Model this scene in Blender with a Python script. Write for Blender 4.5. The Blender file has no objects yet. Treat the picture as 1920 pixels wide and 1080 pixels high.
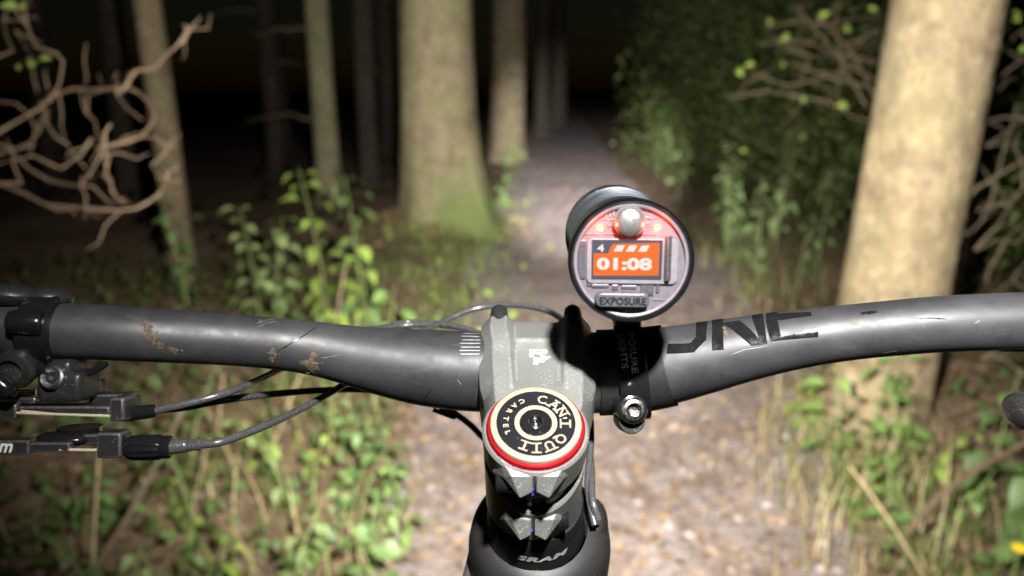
import bpy, bmesh, math, random
import numpy as np
from mathutils import Vector, Matrix, noise

random.seed(7)
SC = bpy.context.scene
COL = SC.collection
R = math.radians

# ------------------------------------------------------------------ camera
H = 1.17
PITCH = R(15)
FPX = 1387.0
cam_d = bpy.data.cameras.new('camera')
cam = bpy.data.objects.new('camera', cam_d)
COL.objects.link(cam)
cam.location = (0, 0, H)
cam.rotation_euler = (R(90) - PITCH, 0, 0)
cam_d.sensor_width = 36
cam_d.lens = 36 * FPX / 1920
cam_d.clip_start = 0.02
cam_d.clip_end = 500
cam_d.dof.use_dof = True
cam_d.dof.focus_distance = 0.30
cam_d.dof.aperture_fstop = 6.4
SC.camera = cam

# ------------------------------------------------------------------ night sky, moon, exposure
world = bpy.data.worlds.new('World')
SC.world = world
world.use_nodes = True
wn = world.node_tree.nodes
wl = world.node_tree.links
bg = wn['Background']
sky = wn.new('ShaderNodeTexSky')
sky.sky_type = 'NISHITA'
sky.sun_disc = False
sky.sun_elevation = R(4)
sky.sun_rotation = R(200)
wl.new(sky.outputs[0], bg.inputs[0])
bg.inputs[1].default_value = 0.0014
SC.view_settings.view_transform = 'Standard'
SC.view_settings.look = 'None'
SC.view_settings.exposure = 0
SC.view_settings.gamma = 1
SC.view_settings.use_curve_mapping = False
SC.cycles.use_denoising = True
SC.cycles.max_bounces = 8
SC.cycles.transparent_max_bounces = 24
SC.cycles.sample_clamp_indirect = 6

LAMP_BACK = Vector((0.0410, 0.2487, H - 0.0571))
LAMP_FRONT = Vector((0.0480, 0.3450, H - 0.0656))
LAMP_AX = (LAMP_FRONT - LAMP_BACK).normalized()


def spot(name, loc, direction, watts, cone, blend, radius, col):
    d = bpy.data.lights.new(name, 'SPOT')
    d.energy = watts
    d.spot_size = R(cone)
    d.spot_blend = blend
    d.shadow_soft_size = radius
    d.color = col
    o = bpy.data.objects.new(name, d)
    COL.objects.link(o)
    o.location = loc
    o.rotation_euler = Vector(direction).to_track_quat('-Z', 'Y').to_euler()
    return o


# the lit bicycle lamp: a wide flood and a long throw, both at its lens
LENS = LAMP_FRONT + LAMP_AX * 0.022
spot('bike_lamp_flood', LENS, LAMP_AX + Vector((.0, 0, -.02)), 1060, 112, 1.0, 0.012, (1, .97, .92))
spot('bike_lamp_spread', LENS, LAMP_AX + Vector((0, 0, -.03)), 1500, 52, 1.0, 0.012, (.98, .97, .96))
spot('bike_lamp_throw', LENS, LAMP_AX + Vector((.015, 0, .005)), 23000, 19, 1.0, 0.012, (.97, .96, 1.0))
# the lamp on the rider's helmet, just above the camera
spot('helmet_lamp', (0.052, -0.05, H + 0.245), (0.36, 1.0, -0.62), 40, 116, 1.0, 0.013, (1, .975, .93))


# ------------------------------------------------------------------ maths
FW = Vector((0, math.cos(PITCH), -math.sin(PITCH)))
UP = Vector((0, math.sin(PITCH), math.cos(PITCH)))
RT = Vector((1, 0, 0))
CAM = Vector((0, 0, H))


def un(u, v, d):
    """survey: the place seen at (u, v) of the photograph, d metres ahead"""
    u, v, d = float(u), float(v), float(d)
    return CAM + (FW + RT * ((u - 960) / FPX) + UP * ((540 - v) / FPX)) * d


HEAD = R(62)
BC = un(1010, 699, .325)                       # middle of the handlebar
ES = Vector((0, -math.cos(HEAD), math.sin(HEAD)))   # up the steerer
EP = Vector((0, math.sin(HEAD), math.cos(HEAD)))    # forward along the stem


def W(x, p, s):
    """bike frame in millimetres -> world"""
    return BC + RT * (x * .001) + EP * (p * .001) + ES * (s * .001)


def plane_hit(u, v, s):
    d = un(u, v, 1.0) - CAM
    t = ((BC - CAM).dot(ES) + s * .001) / d.dot(ES)
    q = CAM + d * t - BC
    return q.x * 1000, q.dot(EP) * 1000


def smooth(a, b, x):
    t = min(1, max(0, (x - a) / (b - a)))
    return t * t * (3 - 2 * t)


# ------------------------------------------------------------------ object helpers
WO = {}


class MB:
    def __init__(self):
        self.v = []
        self.f = []

    def add(self, vs, fs):
        n = len(self.v)
        self.v += [Vector(q) for q in vs]
        self.f += [tuple(i + n for i in f) for f in fs]
        return self

    def box(self, c, ax, dims):
        a, b, d = [Vector(q).normalized() for q in ax]
        x, y, z = [q / 2 for q in dims]
        vs = [Vector(c) + a * i * x + b * j * y + d * k * z for i in (-1, 1) for j in (-1, 1) for k in (-1, 1)]
        return self.add(vs, [(0, 1, 3, 2), (4, 6, 7, 5), (0, 4, 5, 1), (2, 3, 7, 6), (0, 2, 6, 4), (1, 5, 7, 3)])

    def tube(self, pts, rad, n=12, caps=True, ref=None):
        pts = [Vector(q) for q in pts]
        m = len(pts)
        if not hasattr(rad, '__len__'):
            rad = [rad] * m
        t0 = (pts[1] - pts[0]).normalized()
        a = ref or (Vector((0, 0, 1)) if abs(t0.z) < .9 else Vector((1, 0, 0)))
        vs = []
        for i, q in enumerate(pts):
            t = (pts[min(i + 1, m - 1)] - pts[max(i - 1, 0)]).normalized()
            a = (a - t * a.dot(t)).normalized()
            b = t.cross(a)
            for k in range(n):
                w = 2 * math.pi * k / n
                vs.append(q + (a * math.cos(w) + b * math.sin(w)) * rad[i])
        fs = []
        for i in range(m - 1):
            for k in range(n):
                k2 = (k + 1) % n
                fs.append((i * n + k, i * n + k2, (i + 1) * n + k2, (i + 1) * n + k))
        if caps:
            fs.append(tuple(range(n - 1, -1, -1)))
            fs.append(tuple(range((m - 1) * n, m * n)))
        return self.add(vs, fs)

    def lathe(self, prof, o, axis, e1, n=32, closed=False):
        """prof: (radius, height along axis)"""
        axis = Vector(axis).normalized()
        e1 = Vector(e1)
        e1 = (e1 - axis * e1.dot(axis)).normalized()
        e2 = axis.cross(e1)
        o = Vector(o)
        vs = []
        m = len(prof)
        for r, h in prof:
            r = max(r, 1e-6)
            for k in range(n):
                w = 2 * math.pi * k / n
                vs.append(o + axis * h + (e1 * math.cos(w) + e2 * math.sin(w)) * r)
        fs = []
        rng = m if closed else m - 1
        for i in range(rng):
            j = (i + 1) % m
            for k in range(n):
                k2 = (k + 1) % n
                fs.append((i * n + k, i * n + k2, j * n + k2, j * n + k))
        return self.add(vs, fs)

    def prism(self, poly, fn, h0, h1):
        """poly (2-D) -> fn(a, b, h); solid between h0 and h1"""
        n = len(poly)
        vs = [fn(a, b, h0) for a, b in poly] + [fn(a, b, h1) for a, b in poly]
        fs = [tuple(range(n - 1, -1, -1)), tuple(range(n, 2 * n))]
        fs += [(i, (i + 1) % n, n + (i + 1) % n, n + i) for i in range(n)]
        return self.add(vs, fs)

    def ball(self, c, ax, dims, n=16, m=10):
        a, b, d = [Vector(q).normalized() for q in ax]
        vs = []
        for i in range(m + 1):
            th = math.pi * i / m
            for k in range(n):
                w = 2 * math.pi * k / n
                vs.append(Vector(c) + a * dims[0] * max(math.sin(th), 1e-4) * math.cos(w) + b * dims[1] * max(math.sin(th), 1e-4) * math.sin(w) + d * dims[2] * math.cos(th))
        fs = [(i * n + k, i * n + (k + 1) % n, (i + 1) * n + (k + 1) % n, (i + 1) * n + k) for i in range(m) for k in range(n)]
        return self.add(vs, fs)

    def build(self, name, m, parent=None, sm=True, bevel=0, org=None, angle=35, seg=2, fix=True):
        vs = self.v
        if org is None:
            org = Vector([(min(q[i] for q in vs) + max(q[i] for q in vs)) / 2 for i in range(3)])
        org = Vector(org)
        me = bpy.data.meshes.new(name)
        me.from_pydata([q - org for q in vs], [], self.f)
        if fix:
            bm = bmesh.new()
            bm.from_mesh(me)
            bmesh.ops.recalc_face_normals(bm, faces=bm.faces)
            bm.to_mesh(me)
            bm.free()
        if m:
            me.materials.append(m)
        if sm:
            me.polygons.foreach_set('use_smooth', [True] * len(me.polygons))
            me.set_sharp_from_angle(angle=R(angle))
        o = bpy.data.objects.new(name, me)
        COL.objects.link(o)
        WO[o] = org
        if parent:
            o.parent = parent
            o.location = org - WO[parent]
        else:
            o.location = org
        if bevel:
            b = o.modifiers.new('bevel', 'BEVEL')
            b.width = bevel
            b.segments = seg
            b.limit_method = 'ANGLE'
            b.angle_limit = R(28)
            b.harden_normals = False
        return o


def empty(name, loc, label=None, cat=None, group=None):
    o = bpy.data.objects.new(name, None)
    o.empty_display_size = .05
    COL.objects.link(o)
    o.location = loc
    WO[o] = Vector(loc)
    tag(o, label, cat, group)
    return o


def tag(o, label=None, cat=None, group=None, kind=None):
    if label:
        o['label'] = label
    if cat:
        o['category'] = cat
    if group:
        o['group'] = group
    if kind:
        o['kind'] = kind
    return o


def text2d(body, size=1.0, bold=0.0, space=1.0):
    """flat filled lettering: centred vertices and faces"""
    cu = bpy.data.curves.new('lettering', 'FONT')
    cu.body = body
    cu.size = size
    cu.offset = bold
    cu.space_character = space
    cu.resolution_u = 3
    cu.align_x = 'CENTER'
    cu.align_y = 'CENTER'
    ob = bpy.data.objects.new('lettering', cu)
    COL.objects.link(ob)
    dg = bpy.context.evaluated_depsgraph_get()
    me = bpy.data.meshes.new_from_object(ob.evaluated_get(dg))
    vs = [(q.co.x, q.co.y) for q in me.vertices]
    fs = [tuple(q.vertices) for q in me.polygons]
    bpy.data.objects.remove(ob)
    bpy.data.curves.remove(cu)
    bpy.data.meshes.remove(me)
    xs = [q[0] for q in vs]
    ys = [q[1] for q in vs]
    cx = (min(xs) + max(xs)) / 2
    cy = (min(ys) + max(ys)) / 2
    return [(a - cx, b - cy) for a, b in vs], fs


# ------------------------------------------------------------------ materials
class NT:
    def __init__(self, name):
        self.m = bpy.data.materials.new(name)
        self.m.use_nodes = True
        self.n = self.m.node_tree.nodes
        self.l = self.m.node_tree.links
        self.b = self.n['Principled BSDF']
        self.out = self.n['Material Output']

    def node(self, t, **kw):
        q = self.n.new(t)
        for k, v in kw.items():
            setattr(q, k, v)
        return q

    def coord(self, kind='Object'):
        return self.node('ShaderNodeTexCoord').outputs[kind]

    def noise(self, scale, detail=3, rough=.55, vec=None, dist=0):
        q = self.node('ShaderNodeTexNoise')
        q.inputs['Scale'].default_value = scale
        q.inputs['Detail'].default_value = detail
        q.inputs['Roughness'].default_value = rough
        q.inputs['Distortion'].default_value = dist
        self.l.new(vec or self.coord(), q.inputs['Vector'])
        return q.outputs[0]

    def ramp(self, fac, stops):
        q = self.node('ShaderNodeValToRGB')
        e = q.color_ramp.elements
        e[0].position, e[0].color = stops[0][0], (*stops[0][1], 1)
        e[1].position, e[1].color = stops[1][0], (*stops[1][1], 1)
        for p, c in stops[2:]:
            w = e.new(p)
            w.color = (*c, 1)
        self.l.new(fac, q.inputs[0])
        return q.outputs[0]

    def mixc(self, fac, a, b):
        q = self.node('ShaderNodeMix', data_type='RGBA')
        for s, i in ((fac, 0), (a, 6), (b, 7)):
            if hasattr(s, 'links') or hasattr(s, 'is_linked'):
                self.l.new(s, q.inputs[i])
            elif isinstance(s, tuple):
                q.inputs[i].default_value = (*s, 1)
            else:
                q.inputs[i].default_value = s
        return q.outputs[2]

    def maprange(self, v, a, b, c, d):
        q = self.node('ShaderNodeMapRange')
        self.l.new(v, q.inputs[0])
        for i, w in enumerate((a, b, c, d)):
            q.inputs[i + 1].default_value = w
        return q.outputs[0]

    def bump(self, h, strength=.3, dist=.001):
        q = self.node('ShaderNodeBump')
        q.inputs['Strength'].default_value = strength
        q.inputs['Distance'].default_value = dist
        self.l.new(h, q.inputs['Height'])
        self.l.new(q.outputs[0], self.b.inputs['Normal'])

    def set(self, **kw):
        names = dict(color='Base Color', rough='Roughness', metal='Metallic', coat='Coat Weight', coatr='Coat Roughness', spec='Specular IOR Level', emit='Emission Color', estr='Emission Strength', alpha='Alpha', trans='Transmission Weight', sub='Subsurface Weight')
        for k, v in kw.items():
            i = self.b.inputs[names[k]]
            if hasattr(v, 'is_linked'):
                self.l.new(v, i)
            elif isinstance(v, tuple):
                i.default_value = (*v, 1)
            else:
                i.default_value = v
        return self


def plain(name, c, rough=.5, metal=0., var=.15, scale=400, **kw):
    t = NT(name)
    nz = t.noise(scale, 4)
    lo = tuple(q * (1 - var) for q in c)
    hi = tuple(min(1, q * (1 + var)) for q in c)
    t.set(color=t.ramp(nz, [(.3, lo), (.7, hi)]), rough=t.maprange(nz, .3, .7, max(0.02, rough - .06), min(1, rough + .06)), metal=metal, **kw)
    return t.m


def speckled(name, c, rough, metal, dust=(.55, .52, .42), amount=.62, scale=900, **kw):
    """dusty, fine-speckled surface"""
    t = NT(name)
    big = t.noise(60, 4)
    fine = t.noise(scale, 2, .7)
    add = t.node('ShaderNodeMath', operation='MULTIPLY_ADD')
    t.l.new(big, add.inputs[0])
    add.inputs[1].default_value = .35
    t.l.new(fine, add.inputs[2])
    msk = t.maprange(add.outputs[0], amount + .17, amount + .21, 0, 1)
    t.set(color=t.mixc(msk, c, dust), rough=t.maprange(big, .3, .7, rough - .07, rough + .07), **kw)
    mm = t.maprange(msk, 0, 1, metal, 0)
    t.l.new(mm, t.b.inputs['Metallic'])
    return t


M = {}


def bar_material():
    t = NT('matt_black_bar')
    co = t.coord()
    big = t.noise(28, 5, .6, co)
    mid = t.noise(140, 4, .6, co)
    fine = t.noise(1500, 2, .6, co)
    smudge = t.maprange(big, .40, .60, 0, 1)
    mp = t.node('ShaderNodeMapping')
    mp.inputs['Scale'].default_value = (.25, 1, 1)
    t.l.new(co, mp.inputs[0])
    drag = t.noise(220, 4, .7, mp.outputs[0])
    base = t.mixc(smudge, (.029, .029, .033), (.048, .048, .053))
    dust = t.maprange(fine, .735, .76, 0, .8)
    t.set(color=t.mixc(dust, t.mixc(t.maprange(drag, .58, .72, 0, .5), base, (.085, .083, .08)), (.30, .28, .24)), rough=t.maprange(mid, .35, .65, .43, .56), spec=.7)
    t.bump(fine, .10, .0002)
    return t.m


M['bar'] = bar_material()
M['bar_gloss'] = plain('gloss_black_print', (.012, .012, .013), .12, 0)
M['bar_scuff'] = plain('bare_scuff', (.30, .29, .28), .5, 0, .3, 900)
M['bar_print'] = plain('grey_print', (.42, .43, .45), .45, 0)
M['mud'] = plain('dried_mud', (.125, .095, .058), .85, 0, .5, 700)
stem_t = speckled('dusty_grey_anodised', (.255, .26, .25), .40, .40, (.50, .49, .44), .65, 1500)
stem_t.bump(stem_t.noise(900, 3), .12, .0003)
M['stem'] = stem_t.m
M['edge'] = plain('worn_highlight_edge', (.46, .47, .46), .36, .6, .25, 900)  # bare alloy tone, with the facet highlights put into the colour
M['edge_glint'] = plain('dark_edge_glint', (.13, .13, .13), .35, .4, .4, 900)  # highlights along the black edges, painted as a lighter base colour
M['black_gloss'] = speckled('dusty_gloss_black', (.012, .012, .014), .17, 0, (.35, .35, .35), .77, 1500).m
M['black_satin'] = speckled('dusty_satin_black', (.026, .026, .028), .34, 0, (.30, .30, .28), .70, 1300).m
M['black_rubber'] = plain('black_rubber', (.018, .018, .018), .62, 0, .25, 900)
M['dark_metal'] = speckled('dark_worn_metal', (.14, .14, .14), .36, .85, (.35, .33, .30), .68, 1200).m
M['steel'] = plain('bare_steel', (.62, .61, .58), .25, 1.0, .12, 900)
M['brass_wire'] = plain('shift_wire', (.74, .66, .48), .4, .25, .15, 2000)
M['alloy'] = plain('brushed_alloy', (.50, .50, .49), .38, 1.0, .12, 900)
M['red'] = speckled('red_anodised', (.40, .008, .016), .30, .35, (.5, .25, .25), .76, 1500).m
M['cream'] = plain('cream_print', (.40, .355, .255), .55, 0, .12, 1500)
M['cap_black'] = speckled('cap_black_enamel', (.014, .014, .019), .28, 0, (.5, .5, .5), .74, 1600).m
M['white'] = plain('white_print', (.80, .80, .78), .5, 0, .06, 900)
M['cable'] = plain('cable_housing', (.085, .085, .09), .24, 0, .2, 700, spec=1.0)
M['head'] = speckled('dusty_dark_frame', (.030, .030, .031), .5, 0, (.16, .155, .14), .72, 1300).m
M['cover'] = plain('headset_cover', (.013, .013, .014), .42, 0, .2, 500)
M['blue'] = plain('blue_threadlock', (.03, .08, .65), .5, 0)

# the lamp's own materials
M['bezel'] = plain('polished_dark_bezel', (.045, .05, .06), .12, .9, .1, 800)
M['fins'] = speckled('dusty_anodised_black', (.10, .11, .13), .28, .75, (.5, .5, .5), .70, 1300).m
M['board'] = plain('pale_lilac_board', (.135, .118, .145), .5, 0, .12, 300)
M['board_dark'] = plain('grey_component', (.10, .10, .115), .35, .3, .2, 900)
M['silver'] = plain('silver_button', (.45, .45, .44), .34, .85, .12, 1500)
M['frost'] = plain('frosted_ring', (.20, .185, .20), .4, 0, .1, 500)


def emitter(name, c, s):
    t = NT(name)
    t.set(color=(.0, .0, .0), emit=c, estr=s, rough=.4)
    return t.m


M['lcd_orange'] = emitter('lit_orange', (1.0, .185, .012), 1.0)
M['lcd_white'] = emitter('lit_white', (1.0, .93, .86), 1.0)
M['lcd_dim'] = emitter('faint_glow_screen', (.20, .20, .30), .55)  # dark ground of the screen, given a faint glow of its own
M['led_red'] = emitter('lit_red_diode', (1.0, .26, .04), 14)
M['lens_lit'] = emitter('lit_lens', (1, .97, .9), 40)


def glass_material():
    t = NT('clear_cover')
    tr = t.node('ShaderNodeBsdfTransparent')
    tr.inputs[0].default_value = (.97, .97, .98, 1)
    gl = t.node('ShaderNodeBsdfGlossy')
    gl.inputs['Roughness'].default_value = .06
    lw = t.node('ShaderNodeLayerWeight')
    pw = t.node('ShaderNodeMath', operation='POWER')
    t.l.new(lw.outputs['Facing'], pw.inputs[0])
    pw.inputs[1].default_value = 5
    fr = t.node('ShaderNodeMath', operation='MULTIPLY_ADD')
    t.l.new(pw.outputs[0], fr.inputs[0])
    fr.inputs[1].default_value = .9
    fr.inputs[2].default_value = .04
    mx = t.node('ShaderNodeMixShader')
    t.l.new(fr.outputs[0], mx.inputs[0])
    t.l.new(tr.outputs[0], mx.inputs[1])
    t.l.new(gl.outputs[0], mx.inputs[2])
    t.l.new(mx.outputs[0], t.out.inputs[0])
    return t.m


M['glass'] = glass_material()


def bark(name, c1, c2, green=(.16, .20, .05), g_amt=.35, moss_h=0.0, plate=9.0):
    t = NT(name)
    co = t.coord()
    mp = t.node('ShaderNodeMapping')
    mp.inputs['Scale'].default_value = (1, 1, .45)
    t.l.new(co, mp.inputs[0])
    big = t.noise(3.2, 5, .6, co)
    mid = t.noise(plate * 3, 6, .7, mp.outputs[0], .6)
    vo = t.node('ShaderNodeTexVoronoi', feature='DISTANCE_TO_EDGE')
    vo.inputs['Scale'].default_value = plate * 2.2
    t.l.new(mp.outputs[0], vo.inputs['Vector'])
    crack = t.maprange(vo.outputs[0], 0, .16, 0, 1)
    base = t.ramp(mid, [(.32, c1), (.68, c2)])
    dark = tuple(q * .45 for q in c1)
    base = t.mixc(t.maprange(crack, 0, 1, .14, 0), base, dark)
    spk = t.noise(26, 4, .75, co)
    base = t.mixc(t.maprange(spk, .50, .68, 0, .6), base, tuple(min(1, q * 1.35 + .03) for q in c2))
    blot = t.noise(7, 4, .65, co)
    base = t.mixc(t.maprange(blot, .45, .66, 0, .75), base, tuple(q * .68 for q in c1))
    mps = t.node('ShaderNodeMapping')
    mps.inputs['Scale'].default_value = (1, 1, .18)
    t.l.new(co, mps.inputs[0])
    base = t.mixc(t.maprange(t.noise(13, 4, .6, mps.outputs[0]), .52, .70, 0, .6), base, tuple(q * .55 for q in c1))
    base = t.mixc(t.maprange(big, .42, .66, 0, g_amt), base, green)
    if moss_h:
        sep = t.node('ShaderNodeSeparateXYZ')
        t.l.new(co, sep.inputs[0])
        n2 = t.noise(4.0, 4, .6, co)
        hz = t.node('ShaderNodeMath', operation='MULTIPLY_ADD')
        t.l.new(n2, hz.inputs[0])
        hz.inputs[1].default_value = -1.5 * moss_h
        side = t.node('ShaderNodeMath', operation='MULTIPLY_ADD')
        t.l.new(sep.outputs[0], side.inputs[0])
        side.inputs[1].default_value = -.85     # the damp side of the trunk
        t.l.new(sep.outputs[2], side.inputs[2])
        t.l.new(side.outputs[0], hz.inputs[2])
        mk = t.maprange(hz.outputs[0], -.95 * moss_h, .25 * moss_h, .85, 0)
        base = t.mixc(mk, base, (.125, .165, .048))
    t.set(color=base, rough=.9, spec=.15)
    ad = t.node('ShaderNodeMath', operation='ADD')
    t.l.new(mid, ad.inputs[0])
    t.l.new(crack, ad.inputs[1])
    t.bump(ad.outputs[0], .35, .006)
    return t.m


def leafmat(name, c, var=.35, rough=.5, sub=0):
    t = NT(name)
    oi = t.node('ShaderNodeObjectInfo')
    nz = t.noise(14, 3)
    ad = t.node('ShaderNodeMath', operation='MULTIPLY_ADD')
    t.l.new(oi.outputs['Random'], ad.inputs[0])
    ad.inputs[1].default_value = .5
    t.l.new(nz, ad.inputs[2])
    lo = tuple(q * (1 - var) for q in c)
    hi = tuple(q * (1 + var) for q in c)
    col = t.ramp(ad.outputs[0], [(.35, lo), (.95, hi)])
    t.set(color=col, rough=rough, spec=.35)
    tl = t.node('ShaderNodeBsdfTranslucent')
    t.l.new(col, tl.inputs[0])
    mx = t.node('ShaderNodeMixShader')
    mx.inputs[0].default_value = .22
    t.l.new(t.b.outputs[0], mx.inputs[1])
    t.l.new(tl.outputs[0], mx.inputs[2])
    t.l.new(mx.outputs[0], t.out.inputs[0])
    return t.m


M['leaf'] = leafmat('nettle_green', (.085, .138, .043))
M['leaf_yellow'] = leafmat('yellowing_green', (.18, .25, .05))
M['leaf_grey'] = leafmat('dull_grey_green', (.17, .225, .085))
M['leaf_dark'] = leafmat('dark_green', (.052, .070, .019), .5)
M['leaf_fresh'] = leafmat('fresh_green', (.125, .19, .052))
M['stalk'] = plain('green_stalk', (.15, .19, .06), .6, 0, .3, 60)
M['dead_stalk'] = plain('dry_stalk', (.36, .27, .15), .8, 0, .35, 60)
M['grass'] = leafmat('grass_green', (.14, .20, .045), .5)
M['dry_grass'] = leafmat('dry_grass_tan', (.33, .27, .13), .35)
M['twig'] = plain('brown_twig', (.100, .066, .036), .8, 0, .35, 40)
M['twig_pale'] = plain('tan_twig', (.095, .070, .042), .8, 0, .35, 40)
M['petal'] = plain('yellow_petal', (.80, .55, .02), .6, 0, .1, 100)
M['litter'] = leafmat('leaf_litter', (.19, .125, .070), .7, .8)
M['stones'] = plain('pale_stones', (.23, .19, .17), .8, 0, .45, 30)


def ground_material():
    t = NT('forest_floor')
    co = t.coord()
    a = t.noise(1.6, 5, .6, co)
    b = t.noise(22, 6, .7, co)
    col = t.ramp(b, [(.30, (.06, .042, .026)), (.52, (.185, .125, .078)), (.72, (.30, .21, .135))])
    col = t.mixc(t.maprange(a, .50, .70, 0, .5), col, (.060, .070, .022))
    t.set(color=col, rough=.95, spec=.1)
    t.bump(b, .8, .03)
    return t.m


def trail_material():
    t = NT('trodden_dirt')
    co = t.coord()
    a = t.noise(1.8, 5, .6, co)
    b = t.noise(30, 6, .72, co)
    c = t.noise(9, 5, .65, co)
    col = t.ramp(b, [(.28, (.13, .098, .085)), (.5, (.31, .258, .238)), (.74, (.47, .41, .39))])
    col = t.mixc(t.maprange(c, .46, .64, 0, .75), col, (.205, .138, .096))
    col = t.mixc(t.maprange(a, .42, .62, 0, .45), col, (.27, .215, .195))
    d = t.noise(4.5, 4, .6, co)
    col = t.mixc(t.maprange(d, .50, .68, 0, .45), col, (.13, .085, .058))
    t.set(color=col, rough=.9, spec=.2)
    t.bump(b, .9, .035)
    return t.m


M['ground'] = ground_material()
M['trail'] = trail_material()
M['bark_near'] = bark('tan_bark', (.175, .130, .078), (.30, .230, .138), (.20, .20, .09), .35, 0, 11)
M['bark_moss'] = bark('mossy_bark', (.17, .132, .080), (.27, .215, .130), (.17, .18, .07), .5, .55, 8)
M['bark_far'] = bark('brown_bark', (.11, .078, .050), (.17, .125, .078), (.14, .16, .07), .3, 0, 9)
M['bark_shaded'] = bark('shaded_bark', (.026, .020, .014), (.045, .034, .024), (.025, .03, .015), .3, 0, 9)  # bark darkened in its colour, for trunks the lamps hardly reach
M['bark_pale'] = bark('pale_green_bark', (.13, .112, .066), (.20, .170, .105), (.13, .15, .06), .5, 0, 9)

# ------------------------------------------------------------------ ground and trail
TY = [0, 1.0, 1.9, 3.0, 4.5, 6.3, 10.5, 21, 37, 60, 120, 400]
TX = [.15, .2, .30, .46, .58, .60, .79, 1.37, 2.35, 3.6, 7, 24]
TWD = [.62, .62, .64, .80, .86, .84, .78, .95, 1.0, 1.0, 1.0, 1.0]


def trail_x(y):
    return float(np.interp(y, TY, TX))


def hgt(x, y):
    o = x - trail_x(y)
    n = noise.noise(Vector((x * .9, y * .9, 3.1))) * .07 + noise.noise(Vector((x * 3.1, y * 3.1, 9.7))) * .025
    bank = smooth(.75, 1.7, abs(o))
    return bank * (.06 + n) + n * .22 + noise.noise(Vector((x * 9, y * 9, 1.7))) * .010 + noise.noise(Vector((x * 17, y * 17, 4.7))) * .006


def build_ground():
    ys = [-3, -1.5, -.5]
    y = 0.0
    while y < 300:
        ys.append(y)
        y += max(.032, .020 * max(y, 1.0))
    ys.append(400)
    tin = np.linspace(-1, 1, 49)
    out = []
    q, st = .055, .06
    while q < 200:
        out.append(q)
        st *= 1.16
        q += st
    cols_l = [-a for a in out[::-1]]
    vs_t, fs_t, vs_g, fs_g = [], [], [], []
    nl = len(cols_l)
    ng = nl * 2 + 2
    for y in ys:
        cx = trail_x(y)
        w = float(np.interp(y, TY, TWD))
        wl = w * (1 + .16 * noise.noise(Vector((3, y * 1.1, 0))) + .10 * noise.noise(Vector((3, y * 4.3, 0))))
        wr = w * (1 + .16 * noise.noise(Vector((8, y * 1.1, 5))) + .10 * noise.noise(Vector((8, y * 4.3, 5))))
        for t in tin:
            x = cx + (t * wl if t < 0 else t * wr)
            vs_t.append((x, y, hgt(x, y)))
        for a in cols_l:
            x = cx - wl + a
            vs_g.append((x, y, hgt(x, y)))
        vs_g.append((cx - wl, y, hgt(cx - wl, y)))
        vs_g.append((cx + wr, y, hgt(cx + wr, y)))
        for a in out:
            x = cx + wr + a
            vs_g.append((x, y, hgt(x, y)))
    nt = len(tin)
    for i in range(len(ys) - 1):
        for k in range(nt - 1):
            fs_t.append((i * nt + k, i * nt + k + 1, (i + 1) * nt + k + 1, (i + 1) * nt + k))
        for k in range(ng - 1):
            if k == nl:
                continue
            fs_g.append((i * ng + k, i * ng + k + 1, (i + 1) * ng + k + 1, (i + 1) * ng + k))
    tag(MB().add(vs_g, fs_g).build('ground', M['ground'], org=(0, 0, 0), angle=180, fix=False), kind='structure')
    tag(MB().add(vs_t, fs_t).build('trail', M['trail'], org=(0, 0, 0), angle=180, fix=False), kind='structure')


build_ground()


def scatter_mesh(name, mat, label, items, kind='stuff'):
    """items: lists of (verts, faces) joined into one mesh"""
    V, F = [], []
    for vs, fs in items:
        n = len(V)
        V += vs
        F += [tuple(i + n for i in f) for f in fs]
    me = bpy.data.meshes.new(name)
    me.from_pydata(V, [], F)
    me.materials.append(mat)
    me.polygons.foreach_set('use_smooth', [True] * len(me.polygons))
    o = bpy.data.objects.new(name, me)
    COL.objects.link(o)
    tag(o, label, None, None, kind)
    return o


def leaf_pts(L, wd, fold=.25, curl=.25):
    """a pointed leaf along +X with a folded midrib that droops towards its tip"""
    prof = [(0, .0), (.16, .62), (.38, 1.0), (.62, .78), (.84, .38), (1.0, 0)]
    vs, fs = [], []
    for t, w in prof:
        z = -curl * L * t * t
        vs.append(Vector((t * L, 0, z)))
        vs.append(Vector((t * L, w * wd, z + fold * w * wd)))
        vs.append(Vector((t * L, -w * wd, z + fold * w * wd)))
    for i in range(len(prof) - 1):
        a, b = i * 3, i * 3 + 3
        fs += [(a, b, b + 1, a + 1), (a, a + 2, b + 2, b)]
    return vs, fs


def leaf_mesh(name, mat, L, wd, fold=.25, curl=.25):
    vs, fs = leaf_pts(L, wd, fold, curl)
    n = len(vs)
    pe = L * .45                               # leaf stalk
    vs = [q + Vector((pe, 0, pe * .25)) for q in vs] + [Vector((0, .0015, 0)), Vector((0, -.0015, 0)), Vector((pe, -.001, pe * .25)), Vector((pe, .001, pe * .25))]
    fs = fs + [(n, n + 1, n + 2, n + 3)]
    me = bpy.data.meshes.new(name)
    me.from_pydata(vs, [], fs)
    me.materials.append(mat)
    me.polygons.foreach_set('use_smooth', [True] * len(me.polygons))
    return me


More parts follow.
